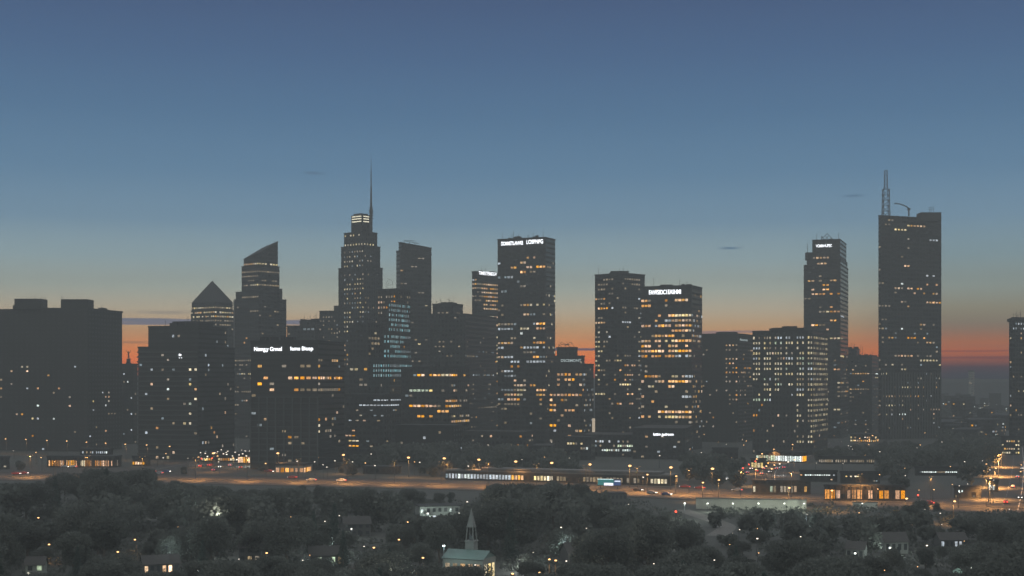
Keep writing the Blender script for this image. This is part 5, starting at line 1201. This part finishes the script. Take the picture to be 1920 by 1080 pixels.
def spruce(seed, h):
    rs = np.random.RandomState(seed); P = []
    for i in range(22):
        z = h * (.1 + .88 * i / 21); r = (h - z) * .26 + .15
        for k in range(9):
            t = rs.uniform(0, 2 * pi); q = np.linspace(.15, 1, 14) * r * rs.uniform(.75, 1.1)
            P.append(np.stack([q * cos(t), q * sin(t), z - q * .35 + rs.uniform(-.1, .1, 14)], 1) + rs.normal(0, .12, (14, 3)))
    cm = leaf_mesh('crown', np.concatenate(P), .26, NEEDLE, rs); t = MB(); t.bar((0, 0, -.2), (0, 0, h * .97), .26, .03, 7)
    tm = bpy.data.meshes.new('trunk'); tm.from_pydata(t.v, [], t.f); tm.materials.append(BARK); return cm, tm
SPR = [spruce(i, 12.0) for i in range(3)]
def plant(name, meshes, X, Y, sc, rz, label, group=None):
    r = empty(name, (X, Y, 0), label, 'tree', group, rz); r.scale = sc
    c = bpy.data.objects.new('crown', meshes[0]); link(c, r); t = bpy.data.objects.new('trunk', meshes[1]); link(t, r)
    return r
TOPX = [-60, 0, 60, 90, 130, 200, 268, 285, 330, 400, 480, 560, 640, 720, 800, 860, 900, 960, 1000, 1100, 1140, 1180, 1210, 1280, 1320, 1345, 1400, 1500, 1560, 1640, 1700, 1740, 1790, 1850, 1900, 1980]
TOPY = [905, 904, 906, 893, 884, 878, 880, 902, 903, 911, 917, 909, 914, 917, 922, 923, 912, 904, 903, 906, 925, 952, 955, 985, 968, 954, 953, 958, 962, 966, 948, 930, 966, 968, 964, 962]
def limit(px, D, h, aspect=.5):
    """the tallest crown that leaves the lamps and fronts behind it in view"""
    for x, y, d, r in PROTECT:
        if D < d + 3 and abs(px - x) < aspect * h / D * F * .85 + r * .5:
            h = min(h, HC - (y + r * .45 - HY) * D / F)
    return h
def covers(px, top, D, rad, bot=2000):
    for x, y, d, r in PROTECT:
        if D < d + 3 and abs(px - x) < rad + r * .7 and top < y + r * .4: return True
    return False
HOUSES = [o for o in S.objects if o.parent is None and o.get('category') in ('house', 'church', 'gazebo')]
rg = random.Random(5); spots = []; rest = []
def park_row(D, step, jit, lo, hi, edge):
    hw = .5 * 1920 / F * D + 8; x = -hw + rg.uniform(0, step)
    while x < hw:
        X, Y = x + rg.uniform(-jit, jit), D + rg.uniform(-jit, jit) * .8; x += step
        px = 960 + X / Y * F; ty = np.interp(px, TOPX, TOPY) + rg.uniform(-3, 5 if edge else 10)
        hmax = HC - (ty - HY) * Y / F
        if edge and hmax > 21: continue
        h = limit(px, Y, min(hmax if edge else rg.uniform(11, 18.5), hmax))
        if h < (2.2 if edge else 4): continue
        if edge and h > 19: h = 19
        if min((p[0] - X) ** 2 + (p[1] - Y) ** 2 for p in MAIN) < 36 ** 2: continue
        if any((X - a) ** 2 + (Y - c) ** 2 < 34 for a, c in ((62, 505), (70, 520), (66, 470))): continue
        (spots if len(spots) < 296 else rest).append((X, Y, h))
for D in (428, 470, 500, 530, 560, 590, 620, 650): park_row(D, 16.5, 3.5, 6, 19, True)
n_e = len(spots); D = 262.0
while D < 500:
    step = 16.0 * (D / 330) ** .3; park_row(D, step, 4.2, 11, 18, False); D += step * .9
print('trees', n_e, len(spots), len(rest))
for i, (X, Y, h) in enumerate(spots):
    k = h / 14.0; ws = k * rg.uniform(.85, 1.3)
    if i % 9 == 4 and h > 8:
        plant('spruce_tree', SPR[i % 3], X, Y, (h / 13, h / 13, h / 12), rg.uniform(0, 6.3), 'dark pointed conifer among round trees in the unlit park', 'dark park conifers'); continue
    plant('broadleaf_tree', TREES[i % 7], X, Y, (ws, ws, k), rg.uniform(0, 6.3), 'dark round-headed leafy tree in the unlit wooded park below the road', 'dark park trees')
plant('spruce_tree', SPR[0], xat(588, 408), 408, (.95, .95, 1.02), 0, 'floodlit pointed spruce, left of the two side by side in the park')
plant('spruce_tree', SPR[1], xat(627, 412), 412, (1, 1, 1.18), 1, 'floodlit pointed spruce, right and taller of the two side by side')
plant('spruce_tree', SPR[2], xat(380, 366), 366, (.8, .8, .72), 2, 'small pale-lit spruce alone in the left part of the park')
rs = np.random.RandomState(9); P = []                         # low growth on the park floor
for i in range(2600):
    D = rs.uniform(250, 590); X = rs.uniform(-.39, .39) * D
    if abs(X - np.interp(D, [455, 486, 520, 548], [66, 74, 70, 66])) < 9 or min((p[0] - X) ** 2 + (p[1] - D) ** 2 for p in MAIN) < 33 ** 2: continue
    if any(abs(X - o.location.x) < 7 and abs(D - o.location.y) < 7 for o in HOUSES): continue
    k = 26; r = rs.uniform(1.0, 2.2); d = rs.normal(size=(k, 3)); d /= np.linalg.norm(d, axis=1)[:, None]
    P.append(np.array((X, D, r * .5)) + np.abs(d) * np.array((1, 1, 1)) * rs.choice((-1, 1), (k, 3)) * np.array((r * 1.5, r * 1.5, r * .6)))
P = np.concatenate(P); P[:, 2] = np.abs(P[:, 2]); o = bpy.data.objects.new('undergrowth', leaf_mesh('undergrowth', P, .6, LEAF, rs)); link(o); o['kind'] = 'stuff'
for i, (x, y) in enumerate(((352, 938), (382, 942), (410, 937), (437, 991), (344, 1018), (865, 962), (990, 1006), (1066, 1030), (1118, 1030), (1240, 1004), (1493, 992), (1582, 1046), (1900, 1062), (640, 1052), (716, 1060), (770, 1066))):
    X, Y, h = min(spots, key=lambda t: (pix(t[0], t[1], t[2] * .75)[0] - x) ** 2 + (pix(t[0], t[1], t[2] * .75)[1] - y) ** 2)
    flood('garden floodlight catching leaves in the dark park, %s of the scatter' % ORD[i], X + (i % 3 - 1) * 1.5, Y - h * .55 - 2.4, h * .62, 4200, ((.95, 1, .95), (.8, 1, 1), (1, .95, .8))[i % 3], pi)
# woods between road and towers: read as one mass
def wood(name, spots, seed):
    rs = np.random.RandomState(seed); P = []
    for X, Y, h in spots:
        p, _, _ = crown_pts(rs.randint(10000), 420, h, h * 1.05, .1); P.append(p + np.array((X, Y, 0)))
    P = np.concatenate(P); o = bpy.data.objects.new(name, leaf_mesh(name, P, .85, LEAF, rs)); link(o); o['kind'] = 'stuff'; return o
def onroad(X, Y):
    for pts, w in ((MAIN, 34), (bez(ALONG), 13), (bez(EAST), 17), (bez(LEFT), 18)):
        if min((p[0] - X) ** 2 + (p[1] - Y) ** 2 for p in pts) < w * w + 40: return True
    return False
BLD = [(o.location.x, o.location.y) for o in S.objects if o.parent is None and o.get('category') not in (None, 'tree', 'street lamp', 'car', 'traffic light')]
sp_ = []; D = 640.0
WX = [0, 330, 331, 640, 700, 760, 860, 1000, 1060, 1190, 1300, 1410, 1440, 1560, 1640, 1766, 1767, 1860, 1920]
WY = [866, 866, 868, 868, 832, 808, 826, 836, 846, 848, 846, 852, 872, 838, 830, 832, 800, 815, 830]
while D < 1150:
    hw = .37 * D; x = -hw
    while x < hw:
        X, Y = x + rg.uniform(-5, 5), D + rg.uniform(-5, 5); x += 15
        px = 960 + X / Y * F; ty = np.interp(px, WX, WY) + rg.uniform(-4, 10)
        h = limit(px, Y, min(rg.uniform(8, 16), HC - (ty - HY) * Y / F))
        if h < 3 or onroad(X, Y) or Y < np.interp(X, [p[0] for p in MAIN], [p[1] for p in MAIN]) + 34: continue
        if any((a - X) ** 2 + (c - Y) ** 2 < 260 for a, c in BLD): continue
        skip = False
        for (x0, x1, dd) in ((835, 1270, 710), (1411, 1526, 640), (1546, 1702, 620), (88, 228, 830), (372, 476, 905), (680, 752, 775), (1405, 1512, 905), (1094, 1200, 945), (1540, 1640, 860), (1500, 1660, 712), (1716, 1800, 760), (516, 600, 800), (1846, 1880, 715), (1790, 1845, 660), (1225, 1263, 908)):
            if x0 - 12 < px < x1 + 12 and Y < dd: skip = True
        if not skip: sp_.append((X, Y, h))
    D += 15
print('wood', len(sp_))
wood('woods', sp_ + rest, 3)
far = []
for i in range(150):
    px, py = rg.uniform(1766, 1925), rg.uniform(724, 800); D = HC * F / (py - HY); X = xat(px, D)
    if D < 2080 and not onroad(X, D): far.append((X, D, rg.uniform(7, 14)))
for i in range(26): D = rg.uniform(1500, 1700); far.append((xat(rg.uniform(1760, 1800), D), D, rg.uniform(14, 22)))
wood('far_woods', far, 4)

# ------------------------------------------------------------------ evening haze over the city
hz = MB(); hz.box((0, (YEND - 300) / 2, -1), (8800, YEND + 300, ZTOP + 1))
m = bpy.data.materials.new('haze air'); m.use_nodes = True; nt = m.node_tree; nt.nodes.clear()
out = N(nt, 'ShaderNodeOutputMaterial'); pv = N(nt, 'ShaderNodeVolumePrincipled')
pv.inputs['Color'].default_value = (.405, .43, .42, 1); pv.inputs['Density'].default_value = HAZE
pv.inputs['Anisotropy'].default_value = .2
nt.links.new(pv.outputs[0], out.inputs['Volume'])
m.cycles.homogeneous_volume = True
o = hz.build('haze', m); o['kind'] = 'stuff'
